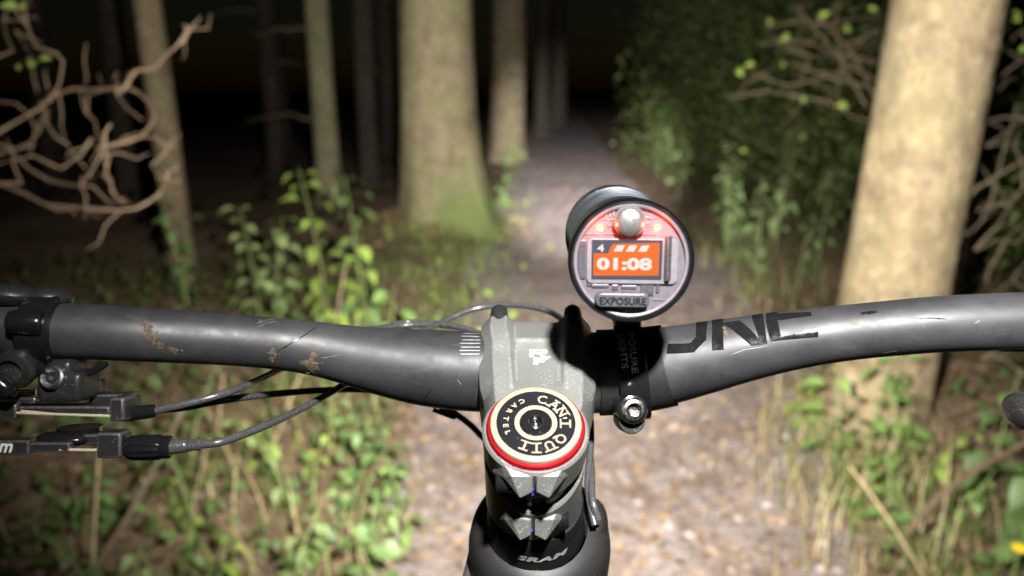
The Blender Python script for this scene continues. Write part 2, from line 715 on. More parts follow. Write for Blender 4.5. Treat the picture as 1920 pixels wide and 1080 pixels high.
# stones and fallen leaves lying on the trail
M['litter_pale'] = leafmat('pale_leaf_litter', (.27, .20, .145), .45, .8)
items = []
rs = random.Random(3)
for i in range(750):
    y = rs.uniform(.9, 3.4) if i % 2 else rs.uniform(1.2, 11)
    w = float(np.interp(y, TY, TWD))
    x = trail_x(y) + rs.uniform(-1.1, 1.1) * w
    r = .005 + .016 * rs.random() ** 2.5
    z = hgt(x, y)
    a = rs.uniform(0, 6.28)
    vs = []
    for k in range(5):
        q = a + k * 1.257
        vs.append((x + math.cos(q) * r * rs.uniform(.8, 1.2), y + math.sin(q) * r * rs.uniform(.8, 1.2), z - .002))
    for k in range(5):
        q = a + k * 1.257
        vs.append((x + math.cos(q) * r * .7, y + math.sin(q) * r * .7, z + r * .45))
    vs.append((x, y, z + r * .6))
    fs = [(k, (k + 1) % 5, 5 + (k + 1) % 5, 5 + k) for k in range(5)] + [(5 + k, 5 + (k + 1) % 5, 10) for k in range(5)]
    items.append((vs, fs))
scatter_mesh('gravel', M['stones'], 'small pale stones strewn over the dirt trail', items)

items = []
for i in range(9000):
    y = rs.uniform(.8, 4.0) if i % 3 else rs.uniform(1.0, 14)
    o = rs.uniform(-2.4, 2.4)
    x = trail_x(y) + o
    L = rs.uniform(.018, .045)
    vs, fs = leaf_pts(L, L * rs.uniform(.22, .4), .3, rs.uniform(-.3, .5))
    m = Matrix.Translation((x, y, hgt(x, y) + .006)) @ Matrix.Rotation(rs.uniform(0, 6.28), 4, 'Z') @ Matrix.Rotation(rs.uniform(-.5, .4), 4, 'Y') @ Matrix.Rotation(rs.uniform(-.5, .5), 4, 'X')
    items.append(([m @ q for q in vs], fs))
scatter_mesh('leaf_litter', M['litter'], 'brown fallen leaves scattered on the trail and its verges', items)
items = []
for i in range(3200):
    y = rs.uniform(.8, 3.6) if i % 3 else rs.uniform(1.0, 9)
    x = trail_x(y) + rs.gauss(0, .75)
    L = rs.uniform(.015, .05)
    vs, fs = leaf_pts(L, L * rs.uniform(.25, .5), .3, rs.uniform(-.3, .5))
    m = Matrix.Translation((x, y, hgt(x, y) + .008)) @ Matrix.Rotation(rs.uniform(0, 6.28), 4, 'Z') @ Matrix.Rotation(rs.uniform(-.6, .4), 4, 'Y') @ Matrix.Rotation(rs.uniform(-.6, .6), 4, 'X')
    items.append(([m @ q for q in vs], fs))
scatter_mesh('leaf_litter', M['litter_pale'], 'pale dry fallen leaves trodden into the trail', items)
# litter and soil heaped against the roots of the broad mossy trunk
items = []
for i in range(1800):
    a = rs.uniform(0, 6.28)
    d = .34 + abs(rs.gauss(0, .22))
    x, y = -.62 + math.cos(a) * d, 6.35 + math.sin(a) * d
    L = rs.uniform(.03, .08)
    vs, fs = leaf_pts(L, L * rs.uniform(.25, .5), .3, rs.uniform(-.3, .5))
    m = Matrix.Translation((x, y, hgt(x, y) + .10 * math.exp(-((d - .34) / .16) ** 2) * rs.random())) @ Matrix.Rotation(rs.uniform(0, 6.28), 4, 'Z') @ Matrix.Rotation(rs.uniform(-.9, .9), 4, 'Y')
    items.append(([m @ q for q in vs], fs))
scatter_mesh('leaf_litter', M['litter'], 'brown leaf litter heaped on the roots of the broad mossy trunk', items)


# ------------------------------------------------------------------ trees
def trunk_mesh(x, y, r, h, flare, lean, seed, n=40, flare_h=.5, lobes=5, fdir=None):
    zs = [-.25, -.05, .05, .12, .2, .3, .42, .55, .7, .9, 1.1, 1.35, 1.6, 1.9, 2.2, 2.6, 3.0, 3.6, 4.4, 5.4, 6.6, h]
    vs, fs = [], []
    z0 = hgt(x, y)
    for z in zs:
        f = math.exp(-max(z, 0) / flare_h * 2.0) * flare
        for k in range(n):
            a = 2 * math.pi * k / n
            lob = 1 + .35 * math.cos(lobes * a + seed)
            ff = f * lob
            if fdir is not None:
                ff *= 1 + 3.2 * max(0, math.cos(a - fdir)) ** 3
            rr = r * (1 - .035 * max(z, 0)) * (1 + ff)
            q = Vector((math.cos(a) * 1.6, math.sin(a) * 1.6, z * .9 + seed))
            rr *= 1 + .07 * noise.noise(q) + .035 * noise.noise(q * 4) + .022 * noise.noise(q * 11)
            vs.append(Vector((x + lean[0] * z + .01 * math.sin(z * 1.3 + seed) + math.cos(a) * rr, y + lean[1] * z + math.sin(a) * rr, z0 + z)))
    m = len(zs)
    for i in range(m - 1):
        for k in range(n):
            k2 = (k + 1) % n
            fs.append((i * n + k, i * n + k2, (i + 1) * n + k2, (i + 1) * n + k))
    fs.append(tuple(range((m - 1) * n, m * n)))
    b = MB()
    b.add(vs, fs)
    return b, z0


def tree(name, x, y, r, mat, label, flare=.35, lean=(0, 0), seed=0., h=8.5, branches=(), group='conifer trunks beside the trail', fdir=None, flare_h=.5, lobes=5):
    z0 = hgt(x, y)
    root = empty(name, (x, y, z0), label, 'tree', group)
    b, _ = trunk_mesh(x, y, r, h, flare, lean, seed, fdir=fdir, flare_h=flare_h, lobes=lobes)
    b.build('trunk', mat, root, org=(x, y, z0), angle=180)
    rb = random.Random(int(seed * 10) + 5)
    for (z, a, L) in branches:
        c = Vector((x + lean[0] * z, y + lean[1] * z, z0 + z))
        pts, rad = [], []
        d = Vector((math.cos(a), math.sin(a), .15))
        for i in range(7):
            t = i / 6
            pts.append(c + d * (r * .8 + L * t) + Vector((0, 0, -.22 * L * t * t + rb.uniform(-.03, .03) * L)))
            rad.append(.018 * (1 - .8 * t))
        MB().tube(pts, rad, 6).build('branch', M['bark_far'], root)
    return root


tree('spruce_tree', 1.275, 2.46, .170, M['bark_near'], 'thick pale tan trunk rising behind the right half of the handlebar', .16, (.06, 0), 1.3, flare_h=.3)
tree('spruce_tree', -.62, 6.35, .315, M['bark_moss'], 'broad trunk with bright moss on its flared foot left of the trail', .24, (.0, 0), 4.1, fdir=R(-20), flare_h=.8)
tree('spruce_tree', -2.0, 4.35, .078, M['bark_far'], 'slim brown trunk behind the bare twisted branches', .25, (-.012, .01), 7.7, branches=[(1.9, -.4, .35), (1.2, 2.4, .5)])
tree('spruce_tree', -1.78, 7.2, .115, M['bark_pale'], 'slender greenish trunk standing behind the tall yellow green nettles', .25, (0, 0), 2.2, branches=[(2.1, 2.8, .9), (1.6, 2.9, .6), (.8, 2.7, .9), (2.5, .4, .7)])
tree('spruce_tree', -1.72, 9.0, .125, M['bark_shaded'], 'dim brown trunk just behind the slender greenish one', .25, (.005, 0), 9.4)
tree('spruce_tree', -.08, 12.6, .29, M['bark_far'], 'grey trunk at the left edge of the trail behind the mossy one', .3, (.01, 0), 5.6)
tree('spruce_tree', 1.45, 24.0, .26, M['bark_shaded'], 'faint far trunk left of the trail where the light gives out', .3, (0, 0), 6.6)
tree('spruce_tree', .75, 19.0, .20, M['bark_shaded'], 'faint thin trunk next to the grey one by the trail', .3, (0, 0), 8.8)
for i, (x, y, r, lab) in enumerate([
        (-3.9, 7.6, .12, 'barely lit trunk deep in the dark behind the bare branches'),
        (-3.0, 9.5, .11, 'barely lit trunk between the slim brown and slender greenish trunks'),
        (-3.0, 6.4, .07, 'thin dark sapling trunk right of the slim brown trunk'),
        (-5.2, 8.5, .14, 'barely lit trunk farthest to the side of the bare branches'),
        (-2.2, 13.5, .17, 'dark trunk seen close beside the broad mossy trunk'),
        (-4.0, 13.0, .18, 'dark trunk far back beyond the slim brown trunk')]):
    tree('spruce_tree', x, y, r, M['bark_shaded'], lab, .25, (.01 * math.sin(i * 3), 0), 11 + i * 1.7, branches=[(1.4, i, .5), (2.0, i + 2.0, .6)])


# ------------------------------------------------------------------ leafy evergreens on the right
def evergreen(x, y, rx, ry, h, n, seed, label, mat, name='evergreen_shrub', lowz=.1, leafL=.055):
    z0 = hgt(x, y)
    root = empty(name, (x, y, z0), label, 'shrub', 'dark shrubs right of the trail')
    rg = random.Random(seed)
    pts = [Vector((x, y, z0 - .05)), Vector((x + .04, y, z0 + h * .35)), Vector((x - .03, y + .05, z0 + h * .75)), Vector((x, y, z0 + h * .97))]
    MB().tube(pts, [.07, .055, .035, .01], 8).build('trunk', M['bark_far'], root)
    limbs = MB()
    tips = []
    for k in range(26):
        z = z0 + lowz + (h - lowz) * (k + .5) / 26 * .92
        a = k * 2.4 + rg.uniform(-.4, .4)
        f = 1 - .45 * ((z - z0) / h) ** 2
        L = rg.uniform(.75, 1.05) * f
        e = Vector((x + math.cos(a) * rx * L, y + math.sin(a) * ry * L, z + rg.uniform(-.15, .3)))
        s = Vector((x, y, z - .1))
        mid = s.lerp(e, .5) + Vector((0, 0, rg.uniform(0, .15)))
        limbs.tube([s, mid, e], [.018, .012, .004], 5, caps=False)
        tips += [(s.lerp(e, q) + Vector((0, 0, .1 * math.sin(q * 3))), .26) for q in (.45, .65, .85, 1.0)]
    limbs.build('branches', M['bark_far'], root)['kind'] = 'stuff'
    V, F = [], []
    for i in range(int(n * 1.4)):
        c, s = tips[rg.randrange(len(tips))]
        ga = lambda: max(-1.8, min(1.8, rg.gauss(0, 1)))
        p = c + Vector((ga() * s, ga() * s, ga() * s * .8))
        if p.z < z0 + .02:
            continue
        L = leafL * rg.uniform(.6, 1.3)
        wd = L * .32
        m = Matrix.Translation(p) @ Matrix.Rotation(rg.uniform(0, 6.28), 4, 'Z') @ Matrix.Rotation(rg.uniform(-.9, .9), 4, 'Y') @ Matrix.Rotation(rg.uniform(-1, 1), 4, 'X')
        q = len(V)
        V += [m @ Vector(w) for w in ((0, 0, 0), (L * .5, wd, .006), (L, 0, -.01), (L * .5, -wd, .006))]
        F += [(q, q + 1, q + 2), (q, q + 2, q + 3)]
    b = MB()
    b.v, b.f = V, F
    b.build('foliage', mat, root, org=(x, y, z0), angle=180, fix=False)['kind'] = 'stuff'


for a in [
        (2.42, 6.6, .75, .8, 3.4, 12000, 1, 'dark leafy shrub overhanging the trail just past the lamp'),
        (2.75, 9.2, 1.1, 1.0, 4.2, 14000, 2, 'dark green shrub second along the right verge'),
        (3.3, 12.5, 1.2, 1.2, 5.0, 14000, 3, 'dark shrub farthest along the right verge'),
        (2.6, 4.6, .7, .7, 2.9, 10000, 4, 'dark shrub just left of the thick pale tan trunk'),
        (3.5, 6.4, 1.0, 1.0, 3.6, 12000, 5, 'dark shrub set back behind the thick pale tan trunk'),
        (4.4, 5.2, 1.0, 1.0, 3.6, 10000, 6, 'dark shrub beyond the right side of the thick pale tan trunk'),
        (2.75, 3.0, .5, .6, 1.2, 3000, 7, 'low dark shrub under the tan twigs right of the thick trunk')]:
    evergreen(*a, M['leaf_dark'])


# ------------------------------------------------------------------ leafy plants
LEAVES = {k: [leaf_mesh('leaf', M[k], L, L * w, f, c) for L, w, f, c in ((.090, .33, .3, .35), (.078, .38, .25, .6), (.066, .32, .35, .2))] for k in ('leaf', 'leaf_yellow', 'leaf_grey', 'leaf_fresh')}


def plant(x, y, h, n, kind, label, seed, cat='plant', name='nettle_plant', size=1.0, group='leafy plants along the verges', lean=.12, z0=None, stalk='stalk'):
    rg = random.Random(seed)
    z0 = hgt(x, y) if z0 is None else z0
    root = empty(name, (x, y, z0), label, cat, group)
    a0 = rg.uniform(0, 6.28)
    lx, ly = math.cos(a0) * lean * h, math.sin(a0) * lean * h
    pt = lambda t: Vector((x + lx * t * t, y + ly * t * t, z0 - .02 + (h + .02) * t))
    MB().tube([pt(q / 6) for q in range(7)], [.0045 - .0035 * q / 6 for q in range(7)], 5).build('stem', M[stalk], root)
    for i in range(n):
        t = .22 + .78 * ((i // 2) + .5) / max(1, n / 2)
        t = min(1, t)
        a = a0 + (i % 2) * math.pi + (i // 2) * 1.57 + rg.uniform(-.4, .4)
        o = bpy.data.objects.new('leaf', LEAVES[kind][rg.randrange(3)])
        COL.objects.link(o)
        o.parent = root
        o.location = pt(t) - Vector((x, y, z0))
        sc = size * rg.uniform(.75, 1.25) * (1.15 - .5 * t)
        o.rotation_euler = (rg.uniform(-.5, .5), rg.uniform(-.35, .55), a)
        o.scale = (sc, sc, sc)
    return root


# tall nettles left of the trail
for i, (x, y, h, n, k, sz, lab) in enumerate([
        (-.80, 3.10, .82, 22, 'leaf_yellow', 1.25, 'tallest yellow green nettle in front of the slender greenish trunk'),
        (-.68, 3.25, .78, 20, 'leaf', 1.3, 'tall green nettle beside the yellow green one by the mossy trunk'),
        (-.60, 3.00, .58, 16, 'leaf_yellow', 1.2, 'yellowing nettle leaning out below the mossy trunk'),
        (-1.00, 2.95, .62, 22, 'leaf_grey', 1.1, 'pale grey green nettle left of the tall yellow green nettles'),
        (-1.12, 3.15, .60, 20, 'leaf_grey', 1.0, 'grey green nettle between the fern and the pale nettle'),
        (-.92, 2.80, .45, 16, 'leaf', 1.1, 'short green nettle at the foot of the pale grey green one'),
        (-.50, 2.85, .42, 12, 'leaf_fresh', 1.2, 'bright green low nettle closest to the trail edge by the bar'),
        (-.72, 2.75, .40, 12, 'leaf_yellow', 1.1, 'small yellow green nettle low in front of the tall pair'),
        (-1.62, 3.55, .62, 24, 'leaf', .9, 'bushy green nettle at the foot of the slim brown trunk'),
        (-1.72, 3.75, .45, 18, 'leaf', .9, 'lower green nettle behind the bushy one by the slim brown trunk'),
        (.02, 10.6, .95, 24, 'leaf_grey', 1.6, 'pale upright plant at the foot of the grey trunk by the trail'),
        (-.05, 9.4, .55, 16, 'leaf', 1.4, 'short green plant right of the flared mossy foot'),
        (-.10, 7.2, .30, 14, 'leaf_fresh', 1.2, 'low bright plant on the roots of the mossy trunk'),
        (1.62, 5.4, .80, 40, 'leaf_grey', 1.05, 'tall grey green nettle right of the lamp beside the trail'),
        (1.85, 5.1, .85, 44, 'leaf_grey', 1.05, 'largest drooping grey green nettle in front of the dark shrub'),
        (1.95, 4.6, .70, 36, 'leaf_grey', 1.0, 'grey green nettle nearest the thick trunk right of the lamp'),
        (1.72, 4.3, .45, 16, 'leaf', 1.2, 'shorter nettle leaning into the trail right of the lamp'),
        (1.75, 7.8, .70, 32, 'leaf_grey', 1.2, 'distant pale nettle above the lamp on the right verge'),
        (1.95, 9.4, .75, 30, 'leaf_grey', 1.3, 'farthest pale nettle on the right verge'),
        (1.50, 4.40, .66, 40, 'leaf_grey', .85, 'feathery grey green nettle just right of the lamp face'),
        (1.46, 4.70, .74, 44, 'leaf_grey', .85, 'tallest feathery nettle at the trail edge right of the lamp'),
        (1.50, 5.05, .70, 40, 'leaf_grey', .9, 'feathery nettle behind the tallest one right of the lamp'),
        (1.12, 2.12, .60, 18, 'leaf_fresh', .95, 'bright leafy shoot in front of the thick tan trunk above the bar'),
        (1.22, 2.14, .57, 16, 'leaf_fresh', .9, 'bright leafy shoot right beside the other at the thick trunk'),
        (1.02, 2.10, .40, 14, 'leaf_fresh', 1.0, 'leafy shoot just under the bar left of the thick trunk'),
        (1.12, 1.95, .36, 12, 'leaf_fresh', 1.0, 'second leafy shoot under the bar by the thick trunk'),
        (1.38, 1.92, .42, 16, 'leaf', 1.1, 'dark leafy plant right of the thick trunk near the brake lever'),
        (1.32, 1.66, .40, 18, 'leaf', 1.1, 'big leaved plant at the lower right corner of the verge'),
        (1.24, 1.52, .30, 16, 'leaf_fresh', 1.0, 'low big leaved plant in front of the one by the lower right corner'),
        (1.50, 1.95, .50, 16, 'leaf', 1.0, 'plant farthest right beyond the brake lever')]):
    plant(x, y, h, n, k, lab, 40 + i, size=sz)

# low weeds on the left verge in front of the bike
def seen_at(p):
    q = Vector(p) - CAM
    d = q.dot(FW)
    return 960 + FPX * q.dot(RT) / d, 540 - FPX * q.dot(UP) / d


def where(p, taken, what, size):
    """a label by what the thing stands below or beside"""
    u, v = seen_at(p)
    cols = [(260, 'under the brake clamp'), (430, 'under the barrel adjuster'), (560, 'under the middle of the left bar'), (690, 'under the inner left bar'), (1000, 'beside the stem'),
            (1500, 'left of the thick tan trunk'), (1720, 'before the thick tan trunk'), (1850, 'just right of the thick tan trunk'), (9999, 'below the brake lever')]
    col = next(c for k, c in cols if u < k)
    row = 'far back' if v < 780 else 'halfway down' if v < 900 else 'low in the picture' if v < 1010 else 'at the bottom edge'
    for adj in ('short', 'tall', 'spindly', 'bent', 'stout', 'scruffy') if size < .2 or what[0] == 'd' else ('tall', 'short', 'spindly', 'bent', 'stout', 'scruffy'):
        t = '%s %s %s %s' % (adj, what, col, row)
        if t not in taken:
            taken.add(t)
            return t
    return t


taken = set()
rg = random.Random(21)
spots = [(-.34, 1.62), (-.42, 1.78), (-.30, 1.45), (-.52, 1.60), (-.62, 1.85), (-.46, 2.05), (-.44, 2.30), (-.62, 2.25), (-.75, 2.05), (-.85, 1.75), (-1.0, 2.1), (-.95, 1.45), (-.70, 1.5), (-1.15, 1.75), (-1.3, 2.3), (-.36, 1.95), (-.27, 1.7), (-.8, 1.3), (-.5, 1.38),
         (-.7, 2.6), (-.6, 2.0), (-.48, 1.85), (1.1, 1.9), (1.2, 1.75), (1.05, 2.4), (1.3, 2.05), (1.15, 1.55), (1.02, 1.75)]
for i, (x, y) in enumerate(spots):
    h = rg.uniform(.14, .34)
    kind = rg.choice(['leaf_fresh', 'leaf', 'leaf_yellow', 'leaf_grey']) if x > -.9 else 'leaf'
    plant(x, y, h, 14, kind, where((x, y, hgt(x, y)), taken, 'green weed', h), 90 + i, name='weed', group='low weeds by the trail', size=rg.uniform(.45, .85), lean=.4)


# undergrowth mat, grass and dead stems (nobody could count them)
def ground_cover(name, mat, label, n, area, Lr, seed, hr=(.01, .14)):
    rg = random.Random(seed)
    items = []
    for i in range(n):
        x, y = area(rg)
        L = rg.uniform(*Lr)
        vs, fs = leaf_pts(L, L * rg.uniform(.28, .42), .25, rg.uniform(.1, .5))
        m = Matrix.Translation((x, y, hgt(x, y) + rg.uniform(*hr))) @ Matrix.Rotation(rg.uniform(0, 6.28), 4, 'Z') @ Matrix.Rotation(rg.uniform(-.6, .6), 4, 'Y') @ Matrix.Rotation(rg.uniform(-.6, .6), 4, 'X')
        items.append(([m @ q for q in vs], fs))
    scatter_mesh(name, mat, label, items)


def clump(area, rg, centres):
    c = centres[rg.randrange(len(centres))]
    return c[0] + rg.gauss(0, c[2]), c[1] + rg.gauss(0, c[2])


def left_area(rg):
    y = 1.1 + 2.5 * rg.random() ** 1.3
    o = .75 + 2.0 * rg.random() ** 1.3
    return trail_x(y) - o, y


def right_area(rg):
    y = 1.1 + 5.5 * rg.random() ** 1.4
    w = float(np.interp(y, TY, TWD))
    return trail_x(y) + w * 1.0 + 1.3 * rg.random() ** 1.3, y


ground_cover('undergrowth', M['leaf'], 'low leafy undergrowth covering the left bank', 900, left_area, (.025, .055), 5)
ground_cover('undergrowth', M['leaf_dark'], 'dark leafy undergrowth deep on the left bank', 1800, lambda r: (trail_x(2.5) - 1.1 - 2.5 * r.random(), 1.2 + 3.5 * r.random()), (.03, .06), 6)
ground_cover('undergrowth', M['leaf'], 'low leafy undergrowth under the thick tan trunk', 900, right_area, (.025, .05), 8)


def grass_stuff(name, mat, label, n, area, hr, seed, w=.003):
    rg = random.Random(seed)
    items = []
    for i in range(n):
        x, y = area(rg)
        h = rg.uniform(*hr)
        a = rg.uniform(0, 6.28)
        b = rg.uniform(.2, .9) * h
        dx, dy = math.cos(a), math.sin(a)
        z = hgt(x, y) - .01
        vs = []
        for t in (0, .35, .7, 1):
            ww = w * (1 - t) + .0004
            cx, cy, cz = x + dx * b * t * t, y + dy * b * t * t, z + h * (t - .25 * t * t * (b / h))
            vs += [Vector((cx - dy * ww, cy + dx * ww, cz)), Vector((cx + dy * ww, cy - dx * ww, cz))]
        items.append((vs, [(0, 1, 3, 2), (2, 3, 5, 4), (4, 5, 7, 6)]))
    scatter_mesh(name, mat, label, items)


def tuft_area(cs, sd):
    def f(rg):
        c = cs[rg.randrange(len(cs))]
        return c[0] + rg.gauss(0, sd), c[1] + rg.gauss(0, sd)
    return f


ltuft = [(trail_x(y) - float(np.interp(y, TY, TWD)) * q, y) for y, q in ((1.3, 1.2), (1.6, 1.3), (1.9, 1.25), (2.3, 1.35), (2.6, 1.4), (3.0, 1.35), (2.2, 1.7), (2.8, 1.7), (1.7, 1.9))]
rtuft = [(trail_x(y) + float(np.interp(y, TY, TWD)) * q, y) for y, q in ((1.35, 1.25), (1.6, 1.2), (1.8, 1.1), (2.0, 1.15), (2.2, 1.05), (2.5, 1.1), (3.0, 1.1), (3.5, 1.1), (4.2, 1.1), (5.0, 1.1), (1.5, 1.5), (1.9, 1.45))]
grass_stuff('grass', M['grass'], 'green grass along the left edge of the trail', 260, tuft_area(ltuft, .13), (.05, .19), 1)
grass_stuff('grass', M['dry_grass'], 'dry tan grass along the left edge of the trail', 120, tuft_area(ltuft, .2), (.08, .38), 2)
btuft = [(trail_x(y) - float(np.interp(y, TY, TWD)) * q, y) for y, q in ((3.6, 1.1), (4.2, 1.05), (4.8, 1.1), (5.4, 1.05), (6.0, 1.05), (6.6, 1.0), (4.5, 1.5), (5.3, 1.45), (7.5, 1.0))] + [(-.75, 5.85), (-.95, 6.0), (-.35, 5.9)]
grass_stuff('grass', M['grass'], 'short soft grass on the earth bank below the broad mossy trunk', 900, tuft_area(btuft, .15), (.04, .16), 11)
ground_cover('undergrowth', M['leaf_yellow'], 'small yellow green leaves on the bank below the broad mossy trunk', 260, tuft_area(btuft, .25), (.03, .06), 12, (.01, .10))
grass_stuff('grass', M['grass'], 'green grass around the thick tan trunk', 700, tuft_area(rtuft, .13), (.04, .20), 3)
grass_stuff('grass', M['dry_grass'], 'dry tan grass around the thick tan trunk', 420, tuft_area(rtuft, .18), (.06, .30), 4)
rg = random.Random(77)
for i in range(15):
    left = i < 5
    y = rg.uniform(1.3, 3.3)
    w = float(np.interp(y, TY, TWD))
    x = trail_x(y) + (-1 if left else 1) * (w * 1.1 + rg.uniform(0, .7 if left else .35))
    z = hgt(x, y)
    h = rg.uniform(.25, .55)
    a = rg.uniform(0, 6.28)
    b = rg.uniform(.1, .8) * h
    pts = [Vector((x + math.cos(a) * b * t, y + math.sin(a) * b * t, z - .02 + h * (t - .3 * t * t * b / h))) for t in (0, .3, .6, .85, 1)]
    tag(MB().tube(pts, [.0035, .0035, .003, .0025, .0015], 6).build('dead_stem', M['dead_stalk'], org=pts[0]), where(pts[0], taken, 'dry tan stem', h), 'plant stem', 'dead stems in the left verge' if left else 'dead stems in the right verge')

# a long fallen stem on either side and one yellow flower
tag(MB().tube([un(180, 1060, 1.72), un(240, 970, 1.78), un(300, 860, 1.86), un(345, 760, 1.95)], [.007, .0065, .006, .005], 7).build('dead_stem', M['twig_pale']), 'long brown stick leaning up from the lower left verge', 'stick')
tag(MB().tube([un(1700, 1000, 1.75), un(1760, 930, 1.8), un(1830, 880, 1.85), un(1960, 810, 1.9)], [.008, .009, .008, .006], 7).build('dead_stem', M['twig']), 'brown bramble stem arching over the lower right verge', 'stick')
fc = un(1912, 1027, 1.62)
fl = empty('yellow_flower', (fc.x, fc.y, hgt(fc.x, fc.y)), 'small yellow flower low in the right corner of the verge', 'flower')
MB().tube([WO[fl], WO[fl].lerp(fc, .5), fc], [.002, .002, .0015], 5).build('stem', M['stalk'], fl)
for k in range(7):
    a = k * .8976
    c = fc + Vector((math.cos(a), math.sin(a) * .6, .35 * math.sin(a))) * .009
    MB().ball(c, ((math.cos(a), math.sin(a), 0), (-math.sin(a), math.cos(a), .2), (0, 0, 1)), (.010, .006, .003), 8, 5).build('petal', M['petal'], fl)


# ------------------------------------------------------------------ bare twisted shrub on the left
def polyline(pts, n=5):
    """smooth a polyline (Catmull-Rom)"""
    P = [pts[0]] + list(pts) + [pts[-1]]
    out = []
    for i in range(1, len(P) - 2):
        for k in range(n):
            t = k / n
            a, b, c, d = P[i - 1], P[i], P[i + 1], P[i + 2]
            out.append(.5 * ((2 * b) + (c - a) * t + (2 * a - 5 * b + 4 * c - d) * t * t + (3 * b - 3 * c + d - a) * t ** 3))
    out.append(P[-2])
    return out


sh = empty('bare_shrub', (-1.55, 1.75, hgt(-1.55, 1.75)), 'leafless twisted shrub with curling brown branches left of the bar', 'shrub')
TW = [
    ([(-60, 330), (10, 352), (90, 375), (180, 390), (260, 390), (305, 370), (318, 335), (300, 310)], 1.70, 9),
    ([(-40, 235), (20, 290), (90, 330), (150, 345), (180, 310), (195, 270), (180, 245)], 1.62, 7),
    ([(-40, 280), (40, 225), (90, 185), (130, 165), (185, 170), (230, 168), (248, 130), (290, 128), (340, 95), (352, 60), (335, 45)], 1.66, 8),
    ([(90, 185), (118, 120), (70, 80), (48, 20), (60, -40)], 1.6, 6),
    ([(-30, 300), (55, 270), (85, 225), (75, 180), (60, 110), (30, 60)], 1.75, 5),
    ([(180, 270), (240, 268), (285, 240), (290, 200), (250, 165), (225, 180), (270, 220)], 1.7, 7),
    ([(180, 270), (120, 320), (60, 290), (-40, 310)], 1.58, 6),
    ([(195, 270), (205, 330), (215, 370), (260, 380), (300, 360)], 1.78, 7),
    ([(180, 270), (170, 230), (150, 200), (165, 140), (155, 90)], 1.82, 5),
    ([(-40, 120), (20, 90), (10, 40), (40, -30)], 1.6, 6),
    ([(-50, 180), (30, 200), (60, 240), (60, 290)], 1.72, 5),
    ([(300, 335), (335, 340)], 1.7, 5), ([(195, 270), (200, 230)], 1.62, 7), ([(300, 335), (282, 305)], 1.72, 5),
    ([(160, 385), (166, 410)], 1.70, 5), ([(-30, 345), (40, 348)], 1.6, 9), ([(100, 250), (150, 290), (180, 330)], 1.74, 5)]
rg = random.Random(4)
for k, (px, d, r) in enumerate(TW):
    ph = rg.uniform(0, 6)
    pts = polyline([un(u + rg.uniform(-7, 7), v + rg.uniform(-7, 7), d + .06 * math.sin(ph + i * .9)) for i, (u, v) in enumerate(px)], 2)
    pts = [q + Vector((rg.uniform(-1, 1), rg.uniform(-1, 1), rg.uniform(-1, 1))) * .0045 for q in pts]
    n = len(pts)
    for w in range(max(1, n // 4)):
        a = pts[rg.randrange(n)]
        dr = Vector((rg.uniform(-.4, 1), rg.uniform(-.5, .5), rg.uniform(-.6, 1))).normalized()
        ln = rg.uniform(.04, .12)
        kn = dr.cross(Vector((0, 1, 0))) * rg.uniform(-.4, .4)
        MB().tube([a, a + (dr + kn) * ln * .4, a + (dr - kn * .3) * ln * .75, a + (dr + kn * .4) * ln], [.0021, .0017, .0013, .0007], 5).build('twig', M['twig'], sh)
    rr = [r * .001 * (1 - .62 * i / n) * (1 + .18 * math.sin(i * 2.1 + ph) + rg.uniform(-.1, .1)) * .47 for i in range(n)]
    MB().tube(pts, rr, 8).build('branch', M['twig'], sh)
# the stem the branches spring from, beside the frame
MB().tube([Vector((-1.55, 1.75, hgt(-1.55, 1.75) - .05)), Vector((-1.52, 1.73, .5)), Vector((-1.42, 1.7, .9)), un(-50, 310, 1.68)], [.024, .021, .016, .011], 9).build('trunk', M['twig'], sh)
for (u, v, d) in ((55, 112, 1.61), (40, 118, 1.6), (68, 120, 1.62), (48, 15, 1.6), (62, 10, 1.6), (35, 12, 1.61)):
    o = bpy.data.objects.new('leaf', LEAVES['leaf_yellow'][rg.randrange(3)])
    COL.objects.link(o)
    o.parent = sh
    o.location = un(u, v, d) - WO[sh]
    o.rotation_euler = (rg.uniform(.3, 1.2), rg.uniform(-.5, .5), rg.uniform(0, 6.28))
    o.scale = (.36, .36, .36)


